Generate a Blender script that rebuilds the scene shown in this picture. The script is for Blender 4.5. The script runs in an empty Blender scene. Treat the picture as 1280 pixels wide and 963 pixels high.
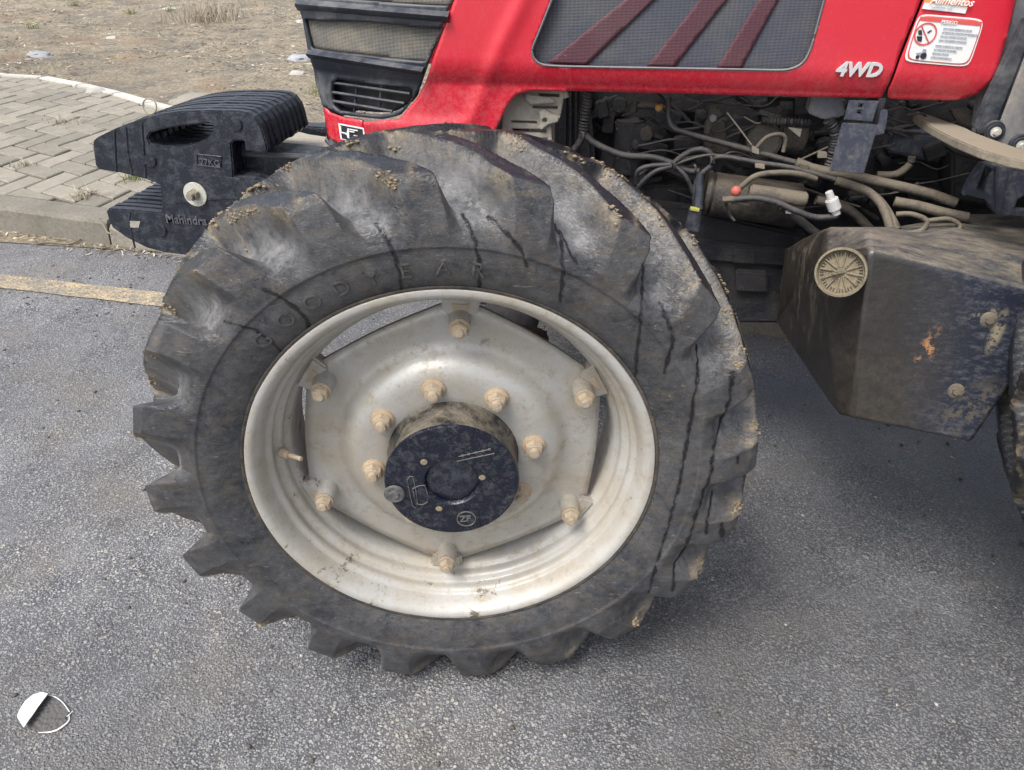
import bpy, bmesh, math, random
import numpy as np
from mathutils import Vector, Matrix, noise
from mathutils.bvhtree import BVHTree
random.seed(7); np.random.seed(7)
R = math.radians
scn = bpy.context.scene
col = scn.collection

# ------------------------------------------------------------------ camera, sky, sun, exposure
FPX, AXZ = 962.0, 0.512                    # focal length for a 1280 px wide picture, height of the front axle
PITCH, YAW = R(31.4), R(9.0)
CPOS = Vector((0.253, -0.9726, 0.782 + AXZ))
_f = Vector((-math.sin(YAW)*math.cos(PITCH), math.cos(YAW)*math.cos(PITCH), -math.sin(PITCH)))
_r = Vector((math.cos(YAW), math.sin(YAW), 0)); _u = _r.cross(_f)
cd = bpy.data.cameras.new("camera"); cam = bpy.data.objects.new("camera", cd); col.objects.link(cam)
cam.matrix_world = Matrix(((_r.x, _u.x, -_f.x, CPOS.x), (_r.y, _u.y, -_f.y, CPOS.y), (_r.z, _u.z, -_f.z, CPOS.z), (0, 0, 0, 1)))
cd.sensor_fit = 'HORIZONTAL'; cd.sensor_width = 36; cd.lens = 36*FPX/1280; cd.clip_start = .02; cd.clip_end = 500
scn.camera = cam

SUN_EL, SUN_AZ = 58, 215                   # high sun behind a white overcast
w = bpy.data.worlds.new("World"); scn.world = w; w.use_nodes = True
nt = w.node_tree; bg = nt.nodes["Background"]
sky = nt.nodes.new("ShaderNodeTexSky"); sky.sky_type = 'NISHITA'; sky.sun_disc = False
sky.sun_elevation = R(SUN_EL); sky.sun_rotation = R(SUN_AZ); sky.dust_density = 4; sky.air_density = 1.0
hs = nt.nodes.new("ShaderNodeHueSaturation"); hs.inputs['Saturation'].default_value = .55
nt.links.new(sky.outputs[0], hs.inputs['Color']); nt.links.new(hs.outputs[0], bg.inputs[0]); bg.inputs[1].default_value = .13
sl = bpy.data.lights.new("sun", 'SUN'); sl.energy = 1.5; sl.angle = R(25); sl.color = (1, .975, .94)
so = bpy.data.objects.new("sun", sl); col.objects.link(so)
_az = R(SUN_AZ); _sd = Vector((math.sin(_az)*math.cos(R(SUN_EL)), math.cos(_az)*math.cos(R(SUN_EL)), math.sin(R(SUN_EL))))
so.rotation_euler = _sd.to_track_quat('Z', 'Y').to_euler(); so.location = (0, 0, 6)
scn.view_settings.view_transform = 'Standard'; scn.view_settings.look = 'None'
scn.view_settings.exposure = 0.92; scn.view_settings.gamma = 1
scn.render.engine = 'CYCLES'; scn.cycles.max_bounces = 6

# ------------------------------------------------------------------ measuring helpers: sight line to a plane of the place
def ray(px, py): return _r*((px-640)/FPX) - _u*((py-481.5)/FPX) + _f
def onY(px, py, Y):
    d = ray(px, py); return CPOS + d*((Y-CPOS.y)/d.y)
def onZ(px, py, Z=0.0):
    d = ray(px, py); return CPOS + d*((Z-CPOS.z)/d.z)
WA = R(11); WX = Vector((math.cos(WA), math.sin(WA), 0)); WY = Vector((-math.sin(WA), math.cos(WA), 0)); WC = Vector((0, 0, AXZ))
def onW(px, py, wv):                       # the steered wheel's own plane: returns (x, w, z) in the wheel's frame
    d = ray(px, py); t = ((WC-CPOS).dot(WY)+wv)/d.dot(WY); P = CPOS+d*t-WC
    return Vector((P.dot(WX), wv, P.z))

# ------------------------------------------------------------------ materials
class N:
    def __init__(s, name):
        s.m = bpy.data.materials.new(name); s.m.use_nodes = True; s.t = s.m.node_tree; s.n = s.t.nodes
        s.b = s.n["Principled BSDF"]; s.tc = s.n.new("ShaderNodeTexCoord"); s.obj = s.tc.outputs['Object']
    def l(s, a, b): s.t.links.new(a, b)
    def put(s, sock, v):
        if isinstance(v, bpy.types.NodeSocket): s.l(v, sock)
        elif isinstance(v, (tuple, list)) and len(v) == 3 and sock.type == 'RGBA': sock.default_value = (*v, 1)
        else: sock.default_value = v
    def vec(s, scale=(1, 1, 1), rot=(0, 0, 0), loc=(0, 0, 0)):
        m = s.n.new("ShaderNodeMapping"); s.l(s.obj, m.inputs[0]); m.inputs['Scale'].default_value = scale; m.inputs['Rotation'].default_value = rot; m.inputs['Location'].default_value = loc
        return m.outputs[0]
    def noise(s, sc, det=4, ro=.6, v=None, dist=0, col=False):
        k = s.n.new("ShaderNodeTexNoise"); s.l(v or s.obj, k.inputs['Vector']); k.inputs['Scale'].default_value = sc
        k.inputs['Detail'].default_value = det; k.inputs['Roughness'].default_value = ro; k.inputs['Distortion'].default_value = dist
        return k.outputs['Color' if col else 'Fac']
    def vor(s, sc, v=None, out='Distance', feat='F1', rnd=1):
        k = s.n.new("ShaderNodeTexVoronoi"); k.feature = feat; s.l(v or s.obj, k.inputs['Vector']); k.inputs['Scale'].default_value = sc; k.inputs['Randomness'].default_value = rnd
        return k.outputs[out]
    def ramp(s, f, *st, interp='LINEAR'):
        k = s.n.new("ShaderNodeValToRGB"); s.put(k.inputs[0], f); e = k.color_ramp.elements; k.color_ramp.interpolation = interp
        while len(e) < len(st): e.new(.5)
        for el, (p, c) in zip(e, st):
            el.position = p; el.color = (*(c if isinstance(c, tuple) else (c, c, c)), 1)
        return k.outputs[0]
    def mix(s, f, a, b, mode='MIX'):
        k = s.n.new("ShaderNodeMix"); k.data_type = 'RGBA'; k.blend_type = mode
        s.put(k.inputs[0], f); s.put(k.inputs[6], a); s.put(k.inputs[7], b); return k.outputs[2]
    def mth(s, op, a, b=0.0, clamp=False):
        k = s.n.new("ShaderNodeMath"); k.operation = op; k.use_clamp = clamp; s.put(k.inputs[0], a); s.put(k.inputs[1], b); return k.outputs[0]
    def attr(s, name):
        k = s.n.new("ShaderNodeAttribute"); k.attribute_name = name; return k.outputs['Fac']
    def up(s):                             # how far the face looks up, for dust that settles
        g = s.n.new("ShaderNodeNewGeometry"); x = s.n.new("ShaderNodeSeparateXYZ"); s.l(g.outputs['Normal'], x.inputs[0]); return x.outputs[2]
    def bump(s, h, st=.5, d=.01, nrm=None):
        k = s.n.new("ShaderNodeBump"); s.put(k.inputs['Height'], h); k.inputs['Strength'].default_value = st; k.inputs['Distance'].default_value = d
        if nrm: s.l(nrm, k.inputs['Normal'])
        return k.outputs[0]
    def end(s, c=None, r=None, nrm=None, metal=None, **kw):
        if c is not None: s.put(s.b.inputs['Base Color'], c)
        if r is not None: s.put(s.b.inputs['Roughness'], r)
        if nrm is not None: s.l(nrm, s.b.inputs['Normal'])
        if metal is not None: s.put(s.b.inputs['Metallic'], metal)
        for k, v in kw.items(): s.put(s.b.inputs[k], v)
        return s.m

def dusty(name, base, dust=(.33, .29, .22), amt=.5, sc=14, rough=.5, upw=.5, bump=.15, metal=0, drough=.85, fine=160):
    n = N(name)
    a = n.noise(sc, 6, .68, dist=.6); b = n.noise(sc*6, 4, .7)
    f = n.mth('ADD', n.mth('MULTIPLY', a, .75), n.mth('MULTIPLY', b, .35))
    f = n.mth('ADD', f, n.mth('MULTIPLY', n.up(), upw*.22))
    lo = .78-amt*.45
    k = n.ramp(f, (max(0, lo-.12), 0.0), (min(1, lo+.14), 1.0))
    k = n.mth('MULTIPLY', k, .85)
    scr = n.ramp(n.noise(60, 3, .8, v=n.vec((1, 1, 4), (0.4, .7, .2))), (.62, 0.0), (.72, 1.0))
    c = n.mix(k, base, dust)
    c = n.mix(n.mth('MULTIPLY', scr, .18*min(1, amt+.3)), c, tuple(min(1, x*1.5+.05) for x in dust))
    r = n.mix(k, (rough,)*3, (drough,)*3)
    return n.end(c, r, n.bump(n.mth('ADD', n.noise(fine, 3), n.mth('MULTIPLY', k, .6)), bump, .003), metal)

M = {}
# asphalt: real aggregate sits in the bump, stones of several greys, worn pale in places, with darker patches
n = N("asphalt")
w1 = n.vec(rot=(0, 0, .3))
vd = n.vor(118); vc = n.vor(118, out='Color'); vd2 = n.vor(235, v=w1); vc2 = n.vor(235, v=w1, out='Color'); big = n.noise(1.1, 5, .6); mid = n.noise(7, 5, .7); fine = n.noise(420, 3, .8)
sepx = n.n.new("ShaderNodeSeparateColor"); n.l(vc, sepx.inputs[0]); sep2 = n.n.new("ShaderNodeSeparateColor"); n.l(vc2, sep2.inputs[0])
bigst = n.mth('MULTIPLY', n.ramp(vd, (.30, 1.0), (.52, 0.0)), n.ramp(sepx.outputs[2], (.42, 0.0), (.5, 1.0)))     # only part of the coarse stones show
smst_ = n.ramp(vd2, (.28, 1.0), (.60, 0.0))
pal = ((0, (.09, .093, .105)), (.35, (.205, .21, .225)), (.7, (.35, .348, .345)), (.92, (.50, .485, .46)), (1, (.60, .51, .39)))
c = n.mix(smst_, (.032, .032, .035), n.ramp(sep2.outputs[0], *pal))
c = n.mix(bigst, c, n.ramp(sepx.outputs[0], *pal))
c = n.mix(n.ramp(mid, (.35, .08), (.70, .50)), c, (.30, .30, .305))
c = n.mix(n.ramp(n.noise(2.6, 5, .65, v=n.vec(loc=(5, 2, 0))), (.48, 0.0), (.70, .45)), c, (.20, .172, .132))
c = n.mix(n.ramp(big, (.40, .45), (.60, 0.0)), c, (.075, .075, .08))
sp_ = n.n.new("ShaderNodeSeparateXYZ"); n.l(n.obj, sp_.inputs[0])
right_dark = n.ramp(n.mth('ADD', n.mth('ADD', n.mth('MULTIPLY', sp_.outputs[0], .45), n.mth('MULTIPLY', sp_.outputs[1], -.10)), n.mth('MULTIPLY', n.noise(1.6, 5, .6, v=n.vec(loc=(4, 4, 0))), .9)), (.50, 0.0), (.78, 1.0))  # darker and glossier towards the right, broken up by noise
c = n.mix(n.mth('MULTIPLY', right_dark, .30), c, (.045, .045, .047))
h = n.mth('ADD', n.mth('MULTIPLY', bigst, n.mth('ADD', n.mth('MULTIPLY', sepx.outputs[1], .7), .5)), n.mth('ADD', n.mth('MULTIPLY', smst_, n.mth('ADD', n.mth('MULTIPLY', sep2.outputs[1], .4), .25)), n.mth('MULTIPLY', fine, .25)))
M['asphalt'] = n.end(c, n.mix(right_dark, n.ramp(n.noise(3.5, 4, .6, v=n.vec(loc=(1, 6, 0))), (.35, .42), (.65, .68)), (.34,)*3), n.bump(h, .75, .0042))
n = N("road_paint")
k = n.ramp(n.mth('ADD', n.noise(90, 5, .8), n.mth('MULTIPLY', n.noise(7, 3), .4)), (.52, 1.0), (.78, 0.0))
M['paint'] = n.end(n.mix(k, (.15, .145, .14), (.60, .46, .25)), .8, n.bump(n.ramp(n.vor(118), (.15, 1.0), (.62, 0.0)), .6, .003))
def concrete(name, c1, c2, c3, sc=6):
    n = N(name); oi = n.n.new("ShaderNodeObjectInfo")
    a = n.noise(sc, 6, .7); b = n.noise(sc*12, 4, .8)
    c = n.mix(n.ramp(a, (.3, 0.0), (.7, 1.0)), c1, c2)
    c = n.mix(n.mth('MULTIPLY', n.ramp(b, (.45, 0.0), (.7, 1.0)), .5), c, c3)
    v = n.ramp(oi.outputs['Random'], (0, .80), (1, 1.12))
    c = n.mix(1.0, c, v, 'MULTIPLY')
    return n.end(c, .9, n.bump(n.mth('ADD', b, n.noise(220, 2)), .5, .004))
M['paver'] = concrete("paver_concrete", (.235, .215, .17), (.32, .295, .24), (.13, .12, .095), 9)
M['kerb'] = concrete("kerb_concrete", (.20, .185, .15), (.30, .275, .23), (.07, .066, .05), 5)
M['edging'] = concrete("edging_concrete", (.55, .52, .46), (.66, .63, .57), (.3, .28, .24), 5)
n = N("joint_sand"); M['sand'] = n.end(n.mix(n.noise(20, 5, .7), (.055, .05, .038), (.12, .105, .075)), 1.0, n.bump(n.noise(150), .6, .005))
n = N("dry_earth")
a = n.noise(.55, 7, .65, dist=.4); b = n.noise(5, 7, .75, v=n.vec((1, 1.6, 1))); d = n.noise(38, 5, .8); e = n.noise(2.2, 5, .6, v=n.vec(loc=(7, 3, 0)))
c = n.ramp(n.mth('ADD', n.mth('MULTIPLY', a, .5), n.mth('MULTIPLY', b, .5)), (.32, (.22, .195, .155)), (.45, (.38, .315, .225)), (.56, (.53, .44, .31)), (.72, (.62, .54, .40)))
c = n.mix(n.ramp(d, (.40, .7), (.56, 0.0)), c, (.13, .12, .095))
c = n.mix(n.ramp(e, (.48, 0.0), (.62, .7)), c, (.19, .18, .155))
c = n.mix(n.ramp(n.noise(24, 4, .85), (.56, 0.0), (.64, .7)), c, (.62, .58, .49))
c = n.mix(n.ramp(n.noise(1.1, 3, .6, v=n.vec(loc=(2, 9, 1))), (.58, 0.0), (.7, .35)), c, (.40, .24, .12))
M['earth'] = n.end(c, 1.0, n.bump(n.mth('ADD', n.noise(18, 6, .75), n.noise(70, 4, .8)), 1.0, .03))

# rubber with dust, mud and run marks held in point attributes of the tyre
n = N("tyre_rubber")
a = n.noise(9, 6, .7, dist=.8); b = n.noise(70, 5, .8); c3 = n.noise(26, 5, .75, v=n.vec((1, 1, 2.2)))
dust = n.ramp(n.mth('ADD', n.mth('MULTIPLY', a, .55), n.mth('MULTIPLY', b, .45)), (.36, .0), (.70, 1.0))
top = n.attr('lug_top'); mud = n.attr('mud'); run = n.attr('run_mark'); gap = n.attr('valley')
keep = n.mth('SUBTRACT', 1.0, n.mth('MULTIPLY', top, .88))
dust = n.mth('MULTIPLY', dust, keep)
c = n.mix(dust, (.012, .015, .022), (.122, .121, .122))
c = n.mix(n.mth('MULTIPLY', n.mth('MULTIPLY', gap, keep), n.ramp(n.mth('ADD', n.mth('MULTIPLY', n.noise(14, 6, .75, v=n.vec(loc=(3, 1, 5))), .6), n.mth('MULTIPLY', b, .4)), (.40, .12), (.62, 1.0))), c, (.235, .235, .235))
pale = n.mth('MULTIPLY', gap, n.ramp(n.noise(11, 5, .75, v=n.vec(loc=(9, 4, 1))), (.58, 0.0), (.74, .6)))
c = n.mix(n.mth('MULTIPLY', pale, keep), c, (.33, .31, .26))
br = n.mth('MULTIPLY', n.ramp(c3, (.47, 0.0), (.66, .55)), n.mth('MULTIPLY', keep, n.mth('SUBTRACT', 1.0, n.mth('MULTIPLY', gap, .8))))
c = n.mix(br, c, (.105, .086, .062))
scr = n.ramp(n.noise(45, 3, .85, v=n.vec((1, 1, 5), (.3, .9, .5)), dist=1.5), (.63, 0.0), (.69, .5))
c = n.mix(scr, c, (.34, .33, .31))
c = n.mix(n.mth('MULTIPLY', mud, n.ramp(n.noise(55, 5, .75), (.40, .05), (.62, .85))), c, (.28, .225, .15))
c = n.mix(run, c, (.008, .008, .010))
rr = n.mix(dust, (.27,)*3, (.62,)*3); rr = n.mix(run, rr, (.25,)*3)
M['tyre'] = n.end(c, rr, n.bump(n.mth('ADD', n.mth('ADD', n.noise(130, 5, .75), n.mth('MULTIPLY', n.noise(30, 4, .7), .9)), n.mth('MULTIPLY', n.ramp(n.noise(40, 3, .8, v=n.vec((1, 1, 2.6), (.5, .2, .4)), dist=2.5), (.46, 0.0), (.5, 1.0), (.54, 0.0)), -.7)), .5, .003))
n = N("mud"); M['mud'] = n.end(n.mix(n.noise(60, 5, .75), (.17, .125, .075), (.46, .37, .24)), 1.0, n.bump(n.noise(140, 5, .8), .9, .006))
def rimpaint(name, spots):
    n = N(name)
    a = n.noise(8, 6, .7, dist=.5); b = n.noise(45, 5, .8)
    c = n.mix(n.ramp(a, (.40, 0.0), (.72, .85)), (.46, .452, .425), (.37, .315, .23))
    c = n.mix(n.ramp(b, (.52, 0.0), (.70, .6)), c, (.30, .235, .15))
    s = n.ramp(n.noise(16, 6, .8, v=n.vec(loc=(4, 2, 8))), (.61, 0.0), (.66, spots))
    c = n.mix(s, c, (.10, .075, .045))
    c = n.mix(n.ramp(n.noise(30, 4, .8, v=n.vec((1, 1, 3), loc=(1, 2, 2)), dist=2), (.66, 0.0), (.70, .5)), c, (.62, .60, .56))
    r = n.mix(n.ramp(b, (.4, 0.0), (.7, 1.0)), (.33,)*3, (.62,)*3)
    return n.end(c, r, n.bump(n.mth('ADD', n.noise(200, 3, .7), n.mth('MULTIPLY', s, -1.0)), .22, .002), .12)
M['rim'] = rimpaint("rim_paint", .9); M['disc'] = rimpaint("disc_paint", .45); M['disc'].node_tree.nodes['Principled BSDF'].inputs['Metallic'].default_value = .35
M['nut'] = dusty("dirty_nut", (.38, .35, .30), (.46, .37, .26), .8, 60, .5, .3, .4, .3)
M['hubblack'] = dusty("hub_black", (.008, .010, .020), (.11, .115, .12), .26, 70, .27, -.1, .35, fine=110)
M['hubside'] = dusty("hub_side", (.016, .016, .017), (.24, .205, .15), .30, 13, .5, .5, .6)
M['mark'] = dusty("cast_mark", (.035, .037, .045), (.17, .165, .15), .6, 80, .5)
M['hubcore'] = dusty("hub_recess", (.010, .012, .022), (.07, .075, .085), .4, 60, .25, .2, .3)
M['weight'] = dusty("weight_black", (.014, .017, .027), (.090, .096, .112), .30, 34, .33, .25, .5, fine=75)
M['weightlight'] = dusty("weight_wear", (.065, .07, .085), (.12, .12, .13), .5, 30, .5)
M['zinc'] = dusty("zinc_washer", (.62, .62, .56), (.5, .46, .38), .4, 40, .45, .1, .2, .3)
def redmat(name, base, amt):
    n = N(name)
    a = n.noise(5, 6, .65, dist=1.0); b = n.noise(80, 5, .85)
    k = n.ramp(n.mth('ADD', n.mth('MULTIPLY', a, .55), n.mth('MULTIPLY', b, .45)), (.46, .02), (.80, amt*.7))
    low = n.n.new("ShaderNodeSeparateXYZ"); n.l(n.obj, low.inputs[0])
    lz = n.ramp(n.mth('SUBTRACT', 1.075, low.outputs[2]), (0.0, 0.0), (.075, 1.0))
    k = n.mth('ADD', k, n.mth('MULTIPLY', n.mth('MULTIPLY', lz, n.ramp(b, (.45, 0.0), (.65, 1.0))), amt*1.1), clamp=True)
    scr = n.ramp(n.noise(26, 3, .9, dist=3.0), (.675, 0.0), (.70, .30))
    c = n.mix(n.mth('MAXIMUM', k, scr), base, (.62, .42, .38))
    return n.end(c, n.mix(k, (.26,)*3, (.55,)*3), n.bump(n.noise(260, 2), .04, .001), **{'Coat Weight': .45, 'Coat Roughness': .25})
M['red'] = redmat("red_paint", (.60, .014, .036), .13)
def meshmat(name, c1, c2, dustamt, sc=300):
    n = N(name)
    sx = n.n.new("ShaderNodeSeparateXYZ"); n.l(n.obj, sx.inputs[0])
    u = n.mth('MULTIPLY', n.mth('SUBTRACT', sx.outputs[0], n.mth('MULTIPLY', sx.outputs[2], .0)), sc*2.6); v = n.mth('MULTIPLY', sx.outputs[2], sc*4.2)
    row = n.mth('SINE', v); cl = n.mth('SINE', n.mth('ADD', u, n.mth('MULTIPLY', n.mth('SIGN', row), .8)))
    g = n.mth('ADD', n.mth('MULTIPLY', n.mth('ABSOLUTE', row), .85), n.mth('MULTIPLY', cl, .15))
    k = n.ramp(g, (.15, 0.0), (.6, 1.0))
    d = n.ramp(n.noise(11, 6, .75), (.42, 0.0), (.7, dustamt)); sp = n.ramp(n.noise(13, 5, .7, v=n.vec((1, 1, 1.6), loc=(3.3, 0, 1.7))), (.66, 0.0), (.72, .75))
    c = n.mix(k, (.008, .009, .012), n.mix(d, c1, c2))
    c = n.mix(sp, c, (.40, .37, .31))
    return n.end(c, .6, n.bump(k, .5, .002))
M['mesh'] = meshmat("grille_mesh", (.085, .095, .125), (.20, .19, .16), .5)
M['meshfront'] = meshmat("grille_mesh_dusty", (.17, .165, .15), (.34, .30, .22), .9)
M['meshred'] = meshmat("grille_mesh_red", (.12, .035, .052), (.16, .10, .095), .4)
M['plastic'] = dusty("black_plastic", (.028, .033, .045), (.17, .17, .17), .35, 9, .42, .3, .06)
M['plasticgrey'] = dusty("grey_plastic", (.13, .14, .16), (.26, .25, .23), .4, 12, .5, .2, .1)
M['engine'] = dusty("engine_black", (.009, .010, .016), (.045, .042, .040), .50, 12, .55, .5, .6)
M['engine2'] = dusty("engine_grime", (.018, .018, .021), (.115, .095, .07), .55, 14, .6, .5, .6)
M['hose'] = dusty("rubber_hose", (.024, .025, .030), (.10, .09, .075), .45, 30, .45, .5, .3)
M['hosedust'] = dusty("dusty_hose", (.045, .042, .038), (.165, .138, .10), .62, 25, .7, .6, .4)
M['corr'] = dusty("corrugated_conduit", (.022, .022, .026), (.09, .083, .075), .4, 30, .5)
M['steel'] = dusty("bare_steel", (.33, .32, .30), (.38, .32, .23), .6, 30, .4, .4, .3, .6)
M['cast'] = dusty("dusty_casting", (.23, .22, .20), (.42, .38, .31), .7, 30, .6, .3, .5)
M['navy'] = dusty("navy_plate", (.045, .052, .075), (.17, .17, .17), .30, 50, .5, .2, .25)
M['beigeplate'] = dusty("dusty_step", (.10, .095, .09), (.28, .24, .175), .7, 12, .7, .6, .4)
M['greypanel'] = dusty("grey_panel", (.20, .20, .215), (.38, .35, .30), .55, 14, .5, .1, .25)
M['brass'] = dusty("brass", (.45, .25, .06), (.3, .22, .12), .4, 40, .4, .1, .1, .6)
M['redcap'] = dusty("red_rubber", (.48, .075, .06), (.35, .2, .14), .35, 60, .5)
M['whiteplug'] = dusty("white_plastic", (.55, .56, .57), (.45, .40, .32), .35, 50, .5)
M['yellow'] = dusty("yellow_tab", (.42, .40, .10), (.4, .35, .15), .2, 40)
n = N("tank_plastic")
a = n.noise(5, 6, .7, dist=.6); b = n.noise(75, 5, .8); up = n.up()
sx = n.n.new("ShaderNodeSeparateXYZ"); n.l(n.obj, sx.inputs[0])
rgt = n.ramp(n.mth('ADD', sx.outputs[0], n.mth('MULTIPLY', a, .12)), (.80, 0.0), (.90, 1.0))
dk = n.mix(n.ramp(b, (.35, 0.0), (.7, .8)), (.022, .019, .017), (.060, .051, .040))
dk = n.mix(n.ramp(a, (.45, 0.0), (.62, .6)), dk, (.014, .013, .013))
nv = n.mix(n.ramp(n.noise(50, 5, .8, v=n.vec((1, 1, 2.5))), (.48, 0.0), (.72, .7)), (.016, .020, .032), (.12, .12, .13))
c = n.mix(rgt, dk, nv)
topd = n.ramp(n.mth('ADD', up, n.mth('MULTIPLY', n.mth('SUBTRACT', n.noise(16, 6, .75), .5), .9)), (.62, 0.0), (.98, 1.0))
c = n.mix(topd, c, n.mix(n.ramp(n.noise(15, 6, .8, v=n.vec((1, 3, 1))), (.38, 0.0), (.62, 1.0)), (.045, .05, .06), (.21, .18, .135)))
lft = n.ramp(n.mth('ADD', sx.outputs[0], n.mth('MULTIPLY', a, .06)), (.60, 1.0), (.68, 0.0))
chip = n.mth('MULTIPLY', lft, n.ramp(n.noise(26, 6, .8, v=n.vec((1.6, 1.6, .45))), (.52, 0.0), (.60, .8)))
c = n.mix(chip, c, (.17, .145, .11))
def near_pt(P, sx_, sz_):
    a_ = n.mth('MULTIPLY', n.mth('SUBTRACT', sx.outputs[0], P.x), sx_); b_ = n.mth('MULTIPLY', n.mth('SUBTRACT', sx.outputs[2], P.z), sz_)
    sh = n.mth('SUBTRACT', a_, n.mth('MULTIPLY', b_, .55)); return n.mth('SQRT', n.mth('ADD', n.mth('MULTIPLY', sh, sh), n.mth('MULTIPLY', b_, b_)))
for px_, sx_, sz_, cl_, th_ in (((1160, 440), 52, 20, (.36, .18, .08), .53), ((1215, 505), 14, 14, (.09, .078, .062), .50), ((1237, 400), 30, 34, (.17, .15, .115), .53), ((1250, 420), 75, 22, (.25, .22, .15), .44)):
    Pq = onY(*px_, .30); k = n.mth('MULTIPLY', n.ramp(near_pt(Pq, sx_, sz_), (.35, 1.0), (1.0, 0.0)), n.ramp(n.noise(85 if cl_[0] > .5 else 40, 5, .8), (th_, 0.0), (th_+.06, .9)))
    c = n.mix(k, c, cl_)
M['tank'] = n.end(c, n.mix(topd, (.30,)*3, (.7,)*3), n.bump(n.mth('ADD', n.noise(55, 5, .75), n.mth('MULTIPLY', b, .6)), .28, .003))
M['rust'] = dusty("rust_scuff", (.30, .22, .14), (.45, .35, .24), .6, 60, .8)
M['tan'] = dusty("tan_scuff", (.50, .42, .28), (.38, .32, .22), .5, 60, .8)
M['cap'] = dusty("cap_dusty", (.05, .045, .038), (.24, .20, .13), .75, 40, .7, .3, .4)
def flat(name, c, r=.55): n = N(name); k = n.noise(90, 3); return n.end(n.mix(n.ramp(k, (.4, 0.0), (.8, .25)), c, tuple(x*.7+.05 for x in c)), r)
M['white'] = flat("decal_white", (.80, .80, .79)); M['black'] = flat("decal_black", (.02, .02, .024)); M['orange'] = flat("decal_orange", (.72, .30, .11))
M['salmon'] = flat("decal_red", (.66, .10, .09)); M['ink'] = flat("decal_ink", (.30, .34, .42)); M['chrome'] = flat("chrome_badge", (.60, .61, .62), .35)
M['cup'] = flat("white_shell", (.83, .83, .82), .5)
M['stone'] = concrete("pale_stone", (.42, .40, .36), (.55, .52, .47), (.25, .23, .2), 12)
M['bluestone'] = concrete("grey_blue_stone", (.30, .31, .34), (.42, .42, .44), (.2, .2, .22), 12)
n = N("dry_litter"); oi = n.attr('tone'); M['litter'] = n.end(n.ramp(oi, (0, (.06, .05, .04)), (.4, (.20, .165, .11)), (.75, (.42, .35, .24)), (1, (.62, .58, .5))), .95)
n = N("weed_leaf"); oi = n.attr('tone'); M['weed'] = n.end(n.ramp(oi, (0, (.10, .13, .04)), (.6, (.22, .25, .09)), (1, (.40, .38, .2))), .8)
n = N("dry_twig"); oi = n.attr('tone'); M['twig'] = n.end(n.ramp(oi, (0, (.20, .17, .12)), (1, (.48, .42, .32))), .9)

# ------------------------------------------------------------------ object helpers
def tag(o, label=None, cat=None, group=None, kind=None):
    if label: o['label'] = label
    if cat: o['category'] = cat
    if group: o['group'] = group
    if kind: o['kind'] = kind
    return o
def empty(name, loc, parent=None, rz=0):
    o = bpy.data.objects.new(name, None); o.empty_display_size = .1; col.objects.link(o); o.location = loc; o.rotation_euler = (0, 0, rz)
    if parent: adopt(o, parent)
    return o
def local(o):                              # matrix of o relative to the world, from its own transform and its parents
    m = Matrix.LocRotScale(o.location, o.rotation_euler, o.scale)
    return (local(o.parent) @ o.matrix_parent_inverse @ m) if o.parent else m
def adopt(o, p):                           # o keeps its place in the world
    inv = local(p).inverted(); o.parent = p; o.matrix_parent_inverse = inv
def smooth(me, ang=None):
    me.polygons.foreach_set('use_smooth', [True]*len(me.polygons))
    if ang: me.set_sharp_from_angle(angle=R(ang))
def ob(name, me, mat, parent=None, keep=True, sm=None):
    if isinstance(me, bmesh.types.BMesh):
        b = me; b.normal_update(); me = bpy.data.meshes.new(name); b.to_mesh(me); b.free()
    o = bpy.data.objects.new(name, me); col.objects.link(o)
    if mat:
        me.materials.clear(); me.materials.append(M[mat] if isinstance(mat, str) else mat)
    if parent:
        if keep: adopt(o, parent)
        else: o.parent = parent
    if sm: smooth(me, sm)
    return o
def np_mesh(name, V, Fq, attrs=None):
    me = bpy.data.meshes.new(name); V = np.asarray(V, dtype=np.float32); Fq = np.asarray(Fq, dtype=np.int32); k = Fq.shape[1]
    me.vertices.add(len(V)); me.vertices.foreach_set('co', V.ravel()); me.loops.add(Fq.size); me.loops.foreach_set('vertex_index', Fq.ravel())
    me.polygons.add(len(Fq)); me.polygons.foreach_set('loop_start', np.arange(0, Fq.size, k, dtype=np.int32)); me.update(calc_edges=True); me.validate()
    for an, av in (attrs or {}).items():
        a = me.attributes.new(an, 'FLOAT', 'POINT'); a.data.foreach_set('value', np.asarray(av, dtype=np.float32))
    return me
def prism(pts, d, bev=0.0, seg=2):         # closed outline of 3-D points pushed along d
    b = bmesh.new(); vs = [b.verts.new(p) for p in pts]; f = b.faces.new(vs)
    g = bmesh.ops.extrude_face_region(b, geom=[f]); nv = [e for e in g['geom'] if isinstance(e, bmesh.types.BMVert)]
    bmesh.ops.translate(b, vec=d, verts=nv); bmesh.ops.recalc_face_normals(b, faces=b.faces)
    if bev: bmesh.ops.bevel(b, geom=list(b.edges), offset=bev, segments=seg, affect='EDGES', clamp_overlap=True)
    return b
def plate(px, Y, th, bev=0.0): return prism([onY(x, y, Y) for x, y in px], Vector((0, th, 0)), bev)
def box(c, s, bev=.003, rz=0, ry=0):
    b = bmesh.new(); bmesh.ops.create_cube(b, size=1); bmesh.ops.scale(b, vec=s, verts=b.verts)
    if bev: bmesh.ops.bevel(b, geom=list(b.edges), offset=bev, segments=2, affect='EDGES')
    bmesh.ops.transform(b, matrix=Matrix.Translation(c) @ Matrix.Rotation(rz, 4, 'Z') @ Matrix.Rotation(ry, 4, 'Y'), verts=b.verts); return b
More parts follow.
